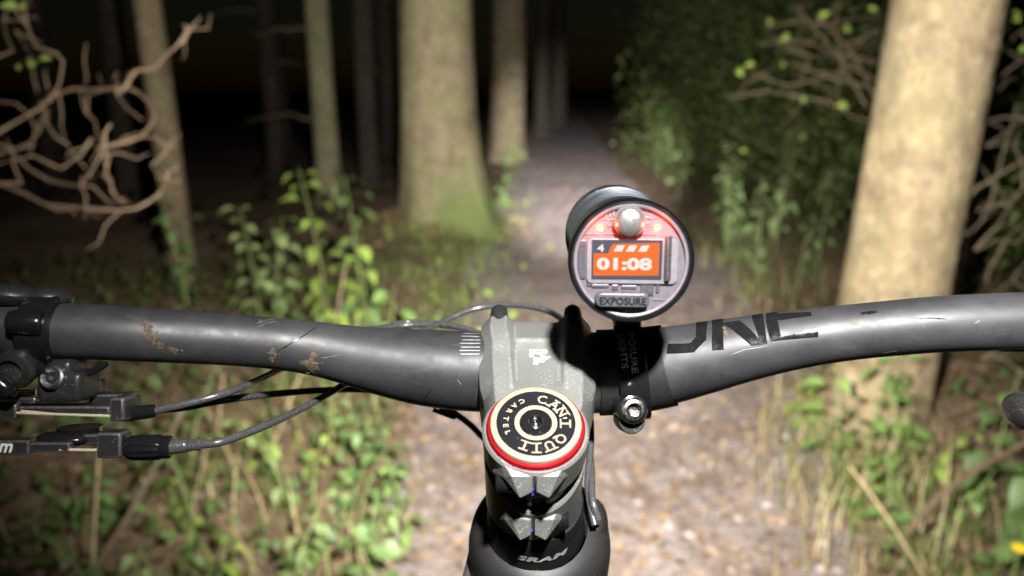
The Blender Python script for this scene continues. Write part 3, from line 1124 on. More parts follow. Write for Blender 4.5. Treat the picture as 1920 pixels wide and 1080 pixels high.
def twig_bush(x, y, label, seed, mat, paths, leaves, leafkind='leaf_yellow', r=6):
    root = empty('bare_shrub', (x, y, hgt(x, y)), label, 'shrub', 'bare shrubs around the clearing')
    rg = random.Random(seed)
    MB().tube([Vector((x, y, hgt(x, y) - .04)), Vector((x + .05, y, .5)), Vector((x - .03, y + .03, 1.0)), Vector((x, y, 1.5))], [.025, .02, .015, .008], 8).build('trunk', mat, root)
    for px, d in paths:
        pts = polyline([un(u + rg.uniform(-8, 8), v + rg.uniform(-8, 8), d + rg.uniform(-.08, .08)) for u, v in px], 3)
        pts = [q + Vector((rg.uniform(-1, 1), rg.uniform(-1, 1), rg.uniform(-1, 1))) * .006 for q in pts]
        n = len(pts)
        MB().tube(pts, [r * .001 * (1 - .7 * i / n) * rg.uniform(.85, 1.15) for i in range(n)], 6).build('branch', mat, root)
        for w in range(n // 3):
            a = pts[rg.randrange(n)]
            dr = Vector((rg.uniform(-1, 1), rg.uniform(-.5, .5), rg.uniform(-.8, 1))).normalized()
            ln = rg.uniform(.06, .25)
            kn = dr.cross(Vector((0, 1, 0))) * rg.uniform(-.4, .4)
            MB().tube([a, a + (dr + kn) * ln * .4, a + (dr - kn * .3) * ln * .75, a + (dr + kn * .4) * ln], [.0026, .0022, .0016, .0010], 5).build('twig', mat, root)
    for u, v, d in leaves:
        o = bpy.data.objects.new('leaf', LEAVES[leafkind][rg.randrange(3)])
        COL.objects.link(o)
        o.parent = root
        o.location = un(u, v, d) - WO[root]
        o.rotation_euler = (rg.uniform(.5, 1.4), rg.uniform(-.5, .5), rg.uniform(0, 6.28))
        o.scale = (.6, .6, .6)


rg = random.Random(9)
P1 = [([(1660, 230), (1600, 215), (1560, 190), (1500, 175), (1440, 180)], 3.3), ([(1660, 150), (1590, 120), (1530, 60), (1500, 10)], 3.4),
      ([(1640, 110), (1560, 100), (1490, 75), (1420, 90)], 3.5), ([(1650, 60), (1590, 80), (1540, 110), (1480, 100)], 3.3),
      ([(1630, 160), (1560, 150), (1490, 120)], 3.4), ([(1640, 30), (1560, 40), (1500, 30), (1430, 50)], 3.5), ([(1620, 200), (1580, 130), (1560, 60), (1580, 0)], 3.4),
      ([(1640, 180), (1600, 90), (1520, 20)], 3.6), ([(1600, 130), (1540, 140), (1470, 150), (1400, 140)], 3.6)]
L1 = [(1500, 15, 3.2), (1480, 60, 3.3), (1440, 35, 3.4), (1505, 180, 3.2), (1560, 185, 3.2), (1595, 200, 3.2), (1385, 130, 3.4), (1420, 125, 3.4), (1530, 40, 3.3), (1570, 60, 3.3), (1620, 15, 3.2), (1460, 110, 3.3), (1350, 260, 3.4), (1400, 290, 3.4)]
twig_bush(2.05, 3.35, 'brown twiggy shrub with a few yellow leaves left of the thick trunk', 1, M['twig'], P1, L1, r=5)
P2 = [([(1830, 240), (1870, 215), (1930, 225)], 2.4), ([(1830, 280), (1880, 250), (1930, 210)], 2.5), ([(1820, 360), (1880, 330), (1930, 290)], 2.4), ([(1830, 470), (1870, 420), (1900, 370), (1940, 330)], 2.3),
      ([(1830, 400), (1870, 380), (1940, 370)], 2.6), ([(1840, 520), (1880, 450), (1940, 400)], 2.4), ([(1850, 180), (1890, 120), (1940, 90)], 2.6), ([(1840, 130), (1900, 60), (1940, 50)], 2.6), ([(1820, 440), (1850, 400), (1880, 300), (1900, 200)], 2.5),
      ([(1840, 670), (1890, 680), (1930, 720)], 2.2), ([(1830, 780), (1880, 770), (1930, 800)], 2.2), ([(1850, 560), (1900, 520), (1940, 470)], 2.5)]
L2 = [(1885, 85, 2.5), (1900, 45, 2.5), (1905, 100, 2.6), (1880, 20, 2.5), (1915, 30, 2.4)]
twig_bush(1.95, 2.5, 'tan twiggy shrub reaching out from behind the right side of the thick trunk', 2, M['twig_pale'], P2, L2, r=5)

# ================================================================== THE BICYCLE
bike = empty('mountain_bike', W(0, 0, 0), 'matt black mountain bike handlebar with dusty grey stem seen from the saddle', 'bicycle')

# ---- handlebar: centre line and radius surveyed along the bar
BARP = [(-420, 655, .262, 84), (-80, 611, .283, 54), (75, 618, .288, 53.5), (250, 626, .294, 52), (440, 637, .306, 49), (560, 648, .316, 49), (640, 662, .320, 54), (700, 675, .322, 62), (760, 684, .324, 70), (820, 692, .325, 74.5), (895, 697, .325, 76),
        (1010, 699, .325, 76), (1130, 699, .324, 77), (1190, 695, .323, 76), (1230, 690, .321, 75), (1300, 675, .316, 70), (1400, 653, .309, 61.5), (1500, 635, .302, 55), (1600, 622, .296, 52.5), (1750, 608, .288, 53.5), (1920, 601, .281, 55), (2080, 603, .275, 56), (2350, 620, .262, 60)]
_u = [q[0] for q in BARP]
BN = 240
bar_u = np.linspace(-420, 2350, BN)


def smooth_interp(xs, xp, fp):
    v = np.interp(xs, xp, fp)
    k = np.ones(9) / 9
    p = np.concatenate([np.full(4, v[0]), v, np.full(4, v[-1])])
    v = np.convolve(p, k, 'valid')
    return v


bar_v = smooth_interp(bar_u, _u, [q[1] for q in BARP])
bar_d = smooth_interp(bar_u, _u, [q[2] for q in BARP])
bar_h = smooth_interp(bar_u, _u, [q[3] for q in BARP])
bar_c = [un(a, b, c) for a, b, c in zip(bar_u, bar_v, bar_d)]
bar_r = [float(c * h / FPX * .985) for c, h in zip(bar_d, bar_h)]
bar_t, bar_n1, bar_n2 = [], [], []
for i in range(BN):
    t = (bar_c[min(i + 1, BN - 1)] - bar_c[max(i - 1, 0)]).normalized()
    n1 = -FW - t * (-FW).dot(t)
    n1.normalize()
    bar_t.append(t)
    bar_n1.append(n1)
    bar_n2.append(n1.cross(t))


def bar_pt(i, th, off=0.0):
    """i: fractional station along the bar, th: angle up from the side facing the rider"""
    i = min(max(i, 0), BN - 1.001)
    k = int(i)
    w = i - k
    c = bar_c[k].lerp(bar_c[k + 1], w)
    r = bar_r[k] * (1 - w) + bar_r[k + 1] * w
    n1 = bar_n1[k].lerp(bar_n1[k + 1], w)
    n2 = bar_n2[k].lerp(bar_n2[k + 1], w)
    return c + (n1 * math.cos(th) + n2 * math.sin(th)) * (r + off)


b = MB()
NA = 40
vs = [bar_pt(i if i < BN - 1 else BN - 1.001, 2 * math.pi * k / NA) for i in range(BN) for k in range(NA)]
fs = [(i * NA + k, i * NA + (k + 1) % NA, (i + 1) * NA + (k + 1) % NA, (i + 1) * NA + k) for i in range(BN - 1) for k in range(NA)]
fs += [tuple(range(NA)), tuple(range((BN - 1) * NA, BN * NA))]
bar = b.add(vs, fs).build('handlebar', M['bar'], bike, org=W(0, 0, 0))

# survey grid of the bar's near side, to place its print and marks
_gi = np.linspace(0, BN - 2, 960)
_gt = np.linspace(-1.9, 1.9, 160)
_P = np.array([[bar_pt(i, t) - CAM for t in _gt] for i in _gi])
_d = _P @ np.array(FW)
_U = 960 + FPX * (_P @ np.array(RT)) / _d
_V = 540 - FPX * (_P @ np.array(UP)) / _d
_N = np.array([[(bar_n1[int(i)] * math.cos(t) + bar_n2[int(i)] * math.sin(t)) for t in _gt] for i in _gi])
_F = np.einsum('ijk,ijk->ij', _N, _P) < 0


def bar_hit(u, v):
    e = (_U - u) ** 2 + (_V - v) ** 2 + np.where(_F, 0, 1e6)
    k = np.unravel_index(np.argmin(e), e.shape)
    return float(_gi[k[0]]), float(_gt[k[1]])


def bar_quad(b, px, off, nx=8, ny=3):
    """patch on the bar between four surveyed corners"""
    c = [q if isinstance(q[1], float) and q[0] < BN and len(q) == 3 else bar_hit(*q) for q in px]
    top, bot = [], []
    for lay, o in ((top, off), (bot, -.0004)):
        for j in range(ny + 1):
            for i in range(nx + 1):
                s, t = i / nx, j / ny
                a = [(1 - s) * (1 - t) * c[0][q] + s * (1 - t) * c[1][q] + s * t * c[2][q] + (1 - s) * t * c[3][q] for q in (0, 1)]
                lay.append(bar_pt(a[0], a[1], o))
    w = nx + 1
    fs = [(j * w + i, j * w + i + 1, (j + 1) * w + i + 1, (j + 1) * w + i) for j in range(ny) for i in range(nx)]
    b.add(top, fs)


def Z6(x, y):
    return 1180 + x / 2.595, 540 + y / 2.595


def hit6(x, y, dth=0.0):
    i, t = bar_hit(*Z6(x, y))
    return (i, float(t + dth), 0)


# big gloss letters on the right side
letters = {
    'O': [[(185, 272), (300, 270), (312, 312), (185, 320)], [(300, 270), (322, 240), (374, 252), (312, 312)], [(322, 240), (328, 196), (380, 186), (374, 252)], [(328, 196, 0), (380, 186, 0), (378, 186, .9), (324, 196, .9)]],
    'N': [[(402, 195), (462, 186), (460, 302), (402, 306)], [(446, 172), (540, 160), (660, 272), (592, 280)], [(600, 150), (655, 145), (672, 270), (640, 276)], [(402, 195, 0), (462, 186, 0), (462, 186, .8), (402, 195, .8)], [(600, 150, 0), (655, 145, 0), (652, 145, .7), (597, 150, .7)]],
    'E': [[(668, 165), (722, 160), (742, 238), (690, 258)], [(690, 258), (742, 238), (918, 200), (920, 238)], [(668, 165), (668, 130), (886, 118), (888, 136)], [(668, 140, 0), (722, 134, 0), (722, 134, .7), (668, 140, .7)]]}
for ch, qs in letters.items():
    b = MB()
    for q in qs:
        bar_quad(b, [hit6(*w) if len(w) == 3 else Z6(*w) for w in q], .00022, 8, 4)
    b.build('letter', M['bar_gloss'], bar)
# clamp alignment marks beside the stem
b = MB()
for k, (x0, y0, y1) in enumerate([(868, 626, 627), (866, 631, 632), (867, 637.5, 639), (864, 644, 645.5), (866, 651, 652), (863, 657.5, 659), (863, 664, 665)]):
    q = [(x0, y0 - .4), (896, y0 - .4), (896, y0 + .7), (x0, y0 + .7)]
    i0, t0 = bar_hit(x0, y0)
    i1, t1 = bar_hit(900, y0 + .8)
    dt = .012
    top = [bar_pt(i0, t0 - dt, .0002), bar_pt(i1, t1 - dt, .0002), bar_pt(i1, t1 + dt, .0002), bar_pt(i0, t0 + dt, .0002)]
    b.add(top, [(0, 1, 2, 3)])
b.build('alignment_marks', M['bar_print'], bar)


def bar_streak(b, pts, w, off=.0002, jit=.4, rg=random.Random(5)):
    """thin ragged scratch through surveyed points"""
    hs = [bar_hit(*q) for q in pts]
    n = 14
    L, Rr = [], []
    for k in range(n + 1):
        s = k / n * (len(hs) - 1)
        i = min(int(s), len(hs) - 2)
        t = s - i
        a = hs[i][0] * (1 - t) + hs[i + 1][0] * t
        th = hs[i][1] * (1 - t) + hs[i + 1][1] * t + rg.uniform(-.012, .012) * jit
        ww = w * rg.uniform(.3, 1.1) * min(1, 4 * min(k, n - k) / n + .1)
        L.append(bar_pt(a, th - ww * 25, off))
        Rr.append(bar_pt(a + ww * 100, th + ww * 25, off))
    vs = L + Rr
    b.add(vs, [(k, k + 1, n + 2 + k, n + 1 + k) for k in range(n)])


def Z5(x, y):
    return 420 + x / 3.556, 540 + y / 3.556


b = MB()
bar_streak(b, [Z5(210, 245), Z5(300, 212), Z5(430, 178)], .0011)
bar_streak(b, [Z5(200, 270), Z5(290, 232), Z5(360, 225)], .0007)
bar_streak(b, [Z5(15, 410), Z5(25, 380)], .0006)
bar_streak(b, [Z5(1555, 610), Z5(1580, 645)], .0004)
bar_streak(b, [Z6(1220, 318), Z6(1310, 300)], .0007)
bar_streak(b, [Z6(480, 330), Z6(560, 300), Z6(690, 280)], .0005)
bar_streak(b, [Z6(1675, 175), Z6(1708, 155)], .0011)
bar_streak(b, [Z6(1250, 165), Z6(1290, 185)], .0005)
bar_streak(b, [(420, 642), (428, 630)], .0008)
bar_streak(b, [(600, 672), (640, 665)], .0006)
b.build('scuffs', M['bar_scuff'], bar)
for pts, w in (([Z5(640, 250), Z5(540, 310), Z5(430, 375), Z5(360, 420)], .0016), ([Z5(1330, 740), Z5(1360, 690), Z5(1390, 655)], .0030), ([Z6(1380, 148), Z6(1470, 148), Z6(1548, 152)], .0007), ([Z6(1120, 125), Z6(1210, 118)], .0035)):
    b = MB()
    bar_streak(b, pts, w)
    b.build('dark_scratch', M['bar_gloss'], bar)


def mud_blob(pts, r, n):
    b = MB()
    rg = random.Random(len(pts) + n)
    for k in range(n * 3):
        s = rg.random() * (len(pts) - 1)
        i = min(int(s), len(pts) - 2)
        t = s - i
        u = pts[i][0] * (1 - t) + pts[i + 1][0] * t + rg.gauss(0, r * 1.6)
        v = pts[i][1] * (1 - t) + pts[i + 1][1] * t + rg.gauss(0, r * 1.6)
        a, th = bar_hit(u, v)
        c = bar_pt(a, th)
        nn = (bar_pt(a, th, .01) - c).normalized()
        q = r * rg.uniform(.12, 1.0) ** 1.5 * .00034
        b.ball(c, (RT, nn.cross(RT), nn), (q * rg.uniform(.6, 1.6), q * rg.uniform(.6, 1.6), q * .22), 7, 5)
    b.build('mud_splash', M['mud'], bar)


mud_blob([(271, 603), (277, 625), (290, 645)], 3, 20)
mud_blob([(300, 650), (335, 662)], 2.5, 12)
mud_blob([(510, 655), (516, 675)], 3, 14)
mud_blob([(574, 680), (590, 692)], 4, 26)
mud_blob([Z6(470, 205), Z6(472, 218)], 2.2, 6)
mud_blob([(430, 594), (700, 615)], 1.6, 10)

# ---- stem
st = MB()
SX = -1.2
secs = []


def sec(p, c0, xd, sd, x2, s2, x3, x4, s4, x5, sb=-22):
    half = [(0, c0), (xd, sd), (x2, s2), (x3, s2), (x4, s4), (x5, 0), (x5 - .6, -13), (x3 - 3, sb)]
    ring = [(x, s) for x, s in half] + [(-x, s) for x, s in half[:0:-1]]
    secs.append([W(SX + x, p, s) for x, s in ring])


sec(17.0, 14.6, 9.3, 14.6, 13.0, 19.3, 19.0, 23.2, 13.5, 24.0)
sec(14.0, 16.0, 9.3, 16.0, 13.0, 20.5, 19.4, 24.0, 14.5, 24.6)
sec(8.2, 17.9, 9.4, 17.9, 13.2, 22.0, 19.6, 24.4, 15.5, 24.8)
sec(2.0, 20.0, 9.2, 20.0, 12.4, 22.1, 18.9, 24.6, 15.2, 25.0)
sec(-.8, 19.0, 8.8, 19.3, 12.0, 22.0, 18.5, 24.6, 15.0, 25.0)
sec(-10.0, 18.4, 9.2, 18.6, 11.4, 21.4, 18.2, 24.6, 14.5, 25.0)
sec(-20.0, 18.6, 8.6, 18.8, 10.8, 20.9, 17.6, 23.6, 13.6, 24.2)
sec(-25.5, 20.2, 8.0, 20.3, 10.6, 20.7, 17.4, 22.0, 13.0, 22.6)
sec(-33.0, 20.3, 8.0, 20.3, 10.6, 20.4, 16.6, 20.4, 12.6, 20.8, -24)
sec(-40.0, 20.2, 7.5, 20.2, 10.0, 20.2, 14.6, 18.6, 12.6, 19.2, -26)
nr = len(secs[0])
vs = [q for r in secs for q in r]
fs = [(i * nr + k, i * nr + (k + 1) % nr, (i + 1) * nr + (k + 1) % nr, (i + 1) * nr + k) for i in range(len(secs) - 1) for k in range(nr)]
fs += [tuple(range(nr)), tuple(range((len(secs) - 1) * nr, len(secs) * nr))]
stem = st.add(vs, fs).build('stem', M['stem'], bike, sm=True, bevel=.0007, angle=24, org=W(0, -10, 0))
stem.data.materials.append(M['edge'])
stem.modifiers['bevel'].material = 1
CX, CP = -2.8, -44.5                           # steerer axis


def band(s_top, s_bot, r0, r1, n=56, tilt=None, gap=0.0):
    """part of the steerer clamp: a collar whose edges dip towards the rear"""
    b = MB()
    vs = []
    for k in range(n):
        a = 2 * math.pi * k / n
        rear = max(0, math.cos(a)) ** 1.5          # a = 0 is the rear
        x, p = math.sin(a), -math.cos(a)
        st_, sb_ = s_top(rear), s_bot(rear)
        for r, s in ((r1 - .8, st_ + .0), (r1, st_ - .8), (r1 - .15, sb_ + .6), (r1 - .7, sb_), (r0, sb_), (r0, st_)):
            vs.append(W(CX + x * r, CP + p * r, s))
    m = 6
    fs = [(k * m + j, ((k + 1) % n) * m + j, ((k + 1) % n) * m + (j + 1) % m, k * m + (j + 1) % m) for k in range(n) for j in range(m)]
    return b.add(vs, fs)


band(lambda r: 20.0, lambda r: 9 - 5 * r, 15, 20.2).build('steerer_clamp', M['stem'], stem)
band(lambda r: 4.5 - 12 * r, lambda r: -29.0 + 1.0 * r, 15, 19.9).build('steerer_clamp', M['stem'], stem)
b = MB()
b.lathe([(.014, .019), (.0176, .018), (.0172, -.030), (.014, -.031)], W(CX, CP, 0), ES, RT, 40)
b.build('groove_shade_core', M['black_satin'], stem)  # black core: the shade of the clamp groove put into its colour


def ear(side, top):
    """half of a pinch-bolt boss at the rear of the clamp"""
    g = .75
    sx = side
    P = lambda x, p, s: W(CX - .8 + sx * x, p, s)
    if top:
        pts = [P(g, -60.5, 20.6), P(13.0, -57.0, 20.4), P(g, -64.6, 19.2), P(8.4, -64.6, 19.2), P(11.0, -63.0, 15.5), P(g, -67.6, 13.6), P(5.2, -69.0, 11.6), P(g, -63.5, 5.0), P(6.2, -63.5, 4.6), P(15.5, -57, 10)]
    else:
        pts = [P(g, -61.0, -9.0), P(10.5, -60.0, -9.0), P(g, -64.6, -11.0), P(8.0, -64.6, -11.0), P(11.0, -63, -14.0), P(g, -67.8, -16.8), P(5.0, -69.0, -19.0), P(g, -62, -27.5), P(6.0, -62, -27.5), P(13.5, -58, -22)]
    fs = [(0, 1, 3, 2), (2, 3, 6), (2, 6, 5), (3, 4, 6), (5, 6, 8, 7), (1, 9, 4), (1, 4, 3), (4, 9, 8), (4, 8, 6)]
    return MB().add(pts, fs)


for top in (1, 0):
    for side in (-1, 1):
        e = ear(side, top)
        e = e.build('pinch_lug', M['stem'], stem, sm=False, bevel=.0004)
        e.data.materials.append(M['edge'])
        e.modifiers['bevel'].material = 1
# pinch bolts: one enters from the left above, one from the right below
for (sx, s, p) in ((-1, 9.0, -60.5), (1, -17.5, -60.5)):
    c = W(CX - .8 + sx * 10.5, p, s)
    ax = RT * sx
    b = MB()
    b.lathe([(1e-5, -.006), (.0037, -.006), (.0039, .0030), (.0036, .0036), (.0022, .0036), (.0020, .0012), (1e-5, .0012)], c, ax, ES, 20)
    b.build('pinch_bolt', M['black_gloss'], stem)
b = MB()
for s in (10, 6.5, -20):
    b.tube([W(CX - 3.0, -63.2, s), W(CX + 1.6, -63.2, s)], .0016, 10)
b.build('bolt_thread', M['blue'], stem)
# faceplate bolts: dark heads showing over the front bosses
for x in (-16.2 + SX, 16.4 + SX):
    b = MB()
    b.lathe([(1e-5, .0062), (.0024, .0058), (.0036, .0042), (.0040, .001), (.0040, -.006)], W(x, 17.5, 16.9), EP, RT, 20)
    b.build('faceplate_bolt', M['black_satin'], stem)


def on_plane(s):
    def f(u, v, h=0.0):
        x, p = plane_hit(u, v, s)
        return W(x, p, s + h)
    return f


def Z2(x, y):
    return 860 + x / 4, 560 + y / 4


b = MB()
F = on_plane(19.1)
for poly in [
        [(530, 380), (562, 380), (562, 438), (530, 438)], [(562, 380), (650, 380), (668, 392), (562, 392)], [(636, 392), (668, 392), (658, 412), (630, 412)],
        [(562, 403), (632, 403), (640, 416), (562, 416)], [(596, 416), (634, 416), (664, 438), (624, 438)],
        [(560, 442), (596, 442), (596, 496), (560, 496)], [(596, 442), (692, 433), (664, 455), (596, 455)], [(596, 464), (652, 462), (634, 479), (596, 480)]]:
    b.add([F(*Z2(*q)) for q in poly], [tuple(range(len(poly)))])
b.build('logo', M['white'], stem, sm=False)

# ---- top cap: red ring, cream and black disc, bolt
CC = lambda h: W(CX, CP, h)
capb = MB()
capb.lathe([(.0186, .0188), (.0186, .0194), (.0186, .0211), (.0182, .0218), (.0176, .0219), (.0120, .0219), (.0120, .0200), (.0160, .0188)], W(CX, CP, 0), ES, RT, 72, closed=True)
cap = capb.build('top_cap', M['red'], bike)
b = MB()
b.lathe([(.0170, .0219), (.0171, .0234), (.0168, .0238), (.0148, .0238)], W(CX, CP, 0), ES, RT, 72)
b.lathe([(.0080, .0238), (.0062, .0238), (.0060, .0232)], W(CX, CP, 0), ES, RT, 56)
b.build('cream_ring', M['cream'], cap, angle=60)
b = MB()
b.lathe([(.0148, .02375), (.0146, .0235), (.0082, .0235), (.0080, .02375)], W(CX, CP, 0), ES, RT, 72)
b.build('black_disc', M['cap_black'], cap)
b = MB()
b.lathe([(.0062, .0232), (.0060, .0240), (.0056, .0243), (.0030, .0241), (.0027, .0238), (.0025, .0215), (1e-5, .0212)], W(CX, CP, 0), ES, RT, 48)
b.build('cap_bolt', M['black_gloss'], cap)
b = MB()
b.lathe([(.0029, .02425), (.0025, .02425)], W(CX, CP, 0), ES, RT, 24)
b.lathe([(.0061, .02405), (.0058, .02435)], W(CX, CP, 0), ES, RT, 48)
b.lathe([(.0022, .0216), (.0008, .0222), (1e-5, .0219)], W(CX, CP, 0), ES, RT, 6)
b.build('bolt_rim', M['steel'], cap)


def cap_letter(b, ch, ang, r, size, outward, wide=1.0, bold=.0, serif=False):
    """ang clockwise from the front, as the rider sees it"""
    vs, fs = text2d(ch, size, bold)
    if serif:
        ys = [q[1] for q in vs]
        xs = [q[0] for q in vs]
        hh, ww = max(ys), max(xs)
        bars = {'A': [(-ww, -hh, 1), (ww, -hh, 1), (0, hh, 1)], 'N': [(-ww * .8, -hh, 1), (-ww * .8, hh, 1), (ww * .8, hh, 1)], 'T': [(0, -hh, 1.5)], 'I': [(0, -hh, 1.3), (0, hh, 1.3)], 'U': [(-ww * .8, hh, 1), (ww * .8, hh, 1)]}.get(ch, [])
        for x, y, w in bars:
            n = len(vs)
            a, c = w * size * .24, size * .055
            vs = vs + [(x - a, y - c), (x + a, y - c), (x + a, y + c), (x - a, y + c)]
            fs = fs + [(n, n + 1, n + 2, n + 3)]
    a = R(ang)
    rad = (math.sin(a), math.cos(a))
    tan = (math.cos(a), -math.sin(a))
    sg = 1 if outward else -1
    out = []
    for x, y in vs:
        X = rad[0] * (r + sg * y) + tan[0] * sg * x * wide
        P = rad[1] * (r + sg * y) + tan[1] * sg * x * wide
        out.append(W(CX + X, CP + P, 23.66))
    b.add(out, fs)


b = MB()
for ch, a in zip('CARTEL', (-27, -45, -62, -80, -97, -113)):
    cap_letter(b, ch, a, 11.3, 2.7, False, 1.15, .10)
b.build('lettering', M['cream'], cap, sm=False, fix=False)
b = MB()
for ch, a in zip("CAN'TQUIT", (14, 41, 63, 79, 92, 129, 155, 180, 203)):
    cap_letter(b, ch, a, 11.2, 5.4, True, 1.0 if ch not in 'IT' else 1.1, .10, True)
b.build('lettering', M['cream'], cap, sm=False, fix=False)

# ---- headset cover, head tube
b = MB()
b.lathe([(.0150, -.0290), (.0196, -.0292), (.0202, -.0300), (.0206, -.0400), (.0214, -.0470), (.0222, -.0500), (.0200, -.0510)], W(CX + 1.2, CP, 0), ES, RT, 56)
cover = b.build('headset_cover', M['cover'], bike)
vs, fs = text2d('SRAM', 5.6, .28, 1.08)
b = MB()
out = []
for x, y in vs:
    x = x * 1.45 + y * .3
    a = (x + 2.6) / 21.0
    out.append(W(CX + 1.2 + math.sin(a) * 21.35, CP - math.cos(a) * 21.35, -40.8 + y * .95))
b.add(out, fs)
b.build('lettering', M['white'], cover, sm=False, fix=False)
b = MB()
n = 56
prof = [(20.8, -49.0), (24.0, -49.8), (27.6, -52.5), (30.2, -58), (31.4, -66), (31.8, -80), (31.2, -110), (30, -150), (20, -151)]
vs = []
for r, s in prof:
    for k in range(n):
        a = 2 * math.pi * k / n
        rr = r * (1 + .05 * max(0, math.sin(a)) * smooth(-49, -60, s) if False else 1)
        vs.append(W(.8 + math.sin(a) * rr * (1.03 if r > 24 else 1), CP - math.cos(a) * rr * 1.06, s))
fs = [(i * n + k, i * n + (k + 1) % n, (i + 1) * n + (k + 1) % n, (i + 1) * n + k) for i in range(len(prof) - 1) for k in range(n)]
head = b.add(vs, fs).build('head_tube', M['head'], bike, angle=60)
# cable port on the right shoulder
b = MB()
b.ball(W(25, -40, -55), (RT, EP, ES), (.0065, .011, .007), 18, 10)
b.build('cable_port', M['black_rubber'], head)
# lower frame and steerer carried on down to the ground: fork legs and front wheel out of sight of the rider
b = MB()
for sx in (-1, 1):
    b.tube([W(sx * 62, CP + 30, -270), W(sx * 66, CP + 42, -420), W(sx * 66, CP + 46, -700)], [.018, .019, .022], 16)
b.tube([W(-64, CP + 30, -264), W(0, CP + 6, -252), W(64, CP + 30, -264)], [.022, .026, .022], 16)
b.tube([W(0, CP, -145), W(0, CP, -250)], .026, 20)
b.build('fork', M['head'], bike)
hub = W(0, CP + 46, -700)
hub.z = hgt(hub.x, hub.y) + .355
b = MB()
b.lathe([(.300, -.022), (.335, -.028), (.352, -.018), (.356, 0), (.352, .018), (.335, .028), (.300, .022)], hub, RT, EP, 64, closed=True)
b.build('front_wheel', M['black_rubber'], bike)
b = MB()
b.tube([W(0, CP - 20, -100), W(0, CP - 330, -330), W(0, CP - 560, -520)], [.028, .030, .030], 16)
b.build('down_tube', M['head'], bike)


# ---- cables
def cable(px, r, mat=None, name='cable', parent=None, n=6):
    pts = polyline([un(*q) for q in px], n)
    return MB().tube(pts, r, 12).build(name, mat or M['cable'], parent or bike, org=None, angle=60)


cable([(286, 771, .296), (350, 757, .298), (430, 735, .306), (490, 710, .330), (545, 682, .352), (640, 630, .37), (740, 612, .40), (830, 610, .40), (900, 630, .39), (960, 700, .40), (960, 900, .48)], .0016)
cable([(280, 768, .300), (340, 764, .304), (420, 750, .312), (520, 738, .340), (620, 731, .362), (700, 732, .372), (800, 748, .36), (860, 780, .37), (900, 815, .38), (930, 860, .40), (960, 1000, .46)], .0016)
cable([(378, 833, .286), (420, 827, .288), (500, 797, .303), (570, 764, .328), (630, 730, .350), (690, 690, .365), (760, 640, .37), (830, 604, .40), (880, 582, .41), (940, 572, .41), (1000, 576, .40), (1050, 596, .385), (1090, 650, .37), (1105, 760, .355), (1108, 830, .345), (1102, 900, .330), (1108, 950, .322), (1116, 985, .318)], .0016)
cable([(735, 609, .40), (770, 604, .405), (830, 608, .40), (890, 622, .39), (960, 660, .38), (1060, 780, .375), (1104, 850, .345), (1110, 930, .322), (1122, 975, .318)], .0016)
cable([(812, 768, .36), (838, 778, .36), (852, 782, .358), (842, 770, .356), (826, 768, .358)], .0011, name='cable_tie', mat=M['black_rubber'])
cable([(893, 1010, .36), (882, 1060, .345), (868, 1120, .33), (860, 1200, .33)], .0024)


# ---- left controls
def pxbox(b, u0, v0, u1, v1, d, depth):
    """block facing the rider: outline at distance d, reaching depth metres beyond"""
    c = (un(u0, v0, d) + un(u1, v1, d)) / 2 + FW * depth / 2
    return b.box(c, (RT, UP, FW), (abs(u1 - u0) * d / FPX, abs(v1 - v0) * d / FPX, depth))


ib, _ = bar_hit(62, 620)
ci = int(ib)
AXB = bar_t[ci]
CB = bar_c[ci]
N1, N2 = bar_n1[ci], bar_n2[ci]
clamp = MB().lathe([(.0105, -.006), (.0134, -.006), (.0142, -.005), (.0142, .0045), (.0136, .0055), (.0105, .0055)], CB + AXB * .0016, AXB, N1, 44, closed=True).build('brake_clamp', M['black_gloss'], bike, angle=30)
b = MB()
b.lathe([(1e-5, -.006), (.0042, -.006), (.0046, -.004), (.0046, .004), (.004, .0052), (1e-5, .0052)], CB + N1 * .0135 + N2 * .0035 + AXB * .0005, AXB, N1, 24)
b.build('hinge_pin', M['black_gloss'], clamp)
b = MB()
b.tube([CB + AXB * q + N1 * .013 + N2 * o for q, o in ((-.10, .002), (-.05, .0035), (-.012, .0035))], [.0095, .0100, .0080], 20)
b.tube([CB + AXB * q + N1 * .0125 - N2 * .0105 for q in (-.08, -.04, -.012)], [.0055, .006, .005], 14)
b.build('brake_reservoir', M['black_gloss'], clamp)
b = MB()
b.ball(CB + AXB * -.012 + N2 * .013 + N1 * .003, (AXB, N1, N2), (.013, .009, .0045), 18, 10)
b.ball(CB + AXB * .001 + N2 * .0125 - N1 * .002, (AXB, N1, N2), (.009, .008, .0045), 18, 10)
b.build('clamp_bolt_boss', M['black_satin'], clamp)
b = MB()
b.tube(polyline([CB + AXB * q + N1 * a - N2 * o for q, a, o in ((-.06, .012, .017), (-.024, .012, .0165), (-.010, .0125, .0185), (-.004, .012, .0235))], 4), [.0036] * 12 + [.003], 14)
b.tube(polyline([CB + AXB * q + N1 * a - N2 * o for q, a, o in ((.002, .0095, .013), (.008, .006, .0165), (.018, .005, .016), (.026, .005, .0115))], 4), [.0026] * 4 + [.0014] * 8 + [.001], 12)
b.build('clamp_arm', M['black_gloss'], clamp)
b = MB()
c = un(30, 690, .278)
b.lathe([(1e-5, -.004), (.0072, -.004), (.0078, .001), (.0070, .003), (.0045, .0036), (.0042, .0020), (1e-5, .0018)], c, (-FW - UP * .3), RT, 28)
b.build('clamp_bolt', M['dark_metal'], clamp)

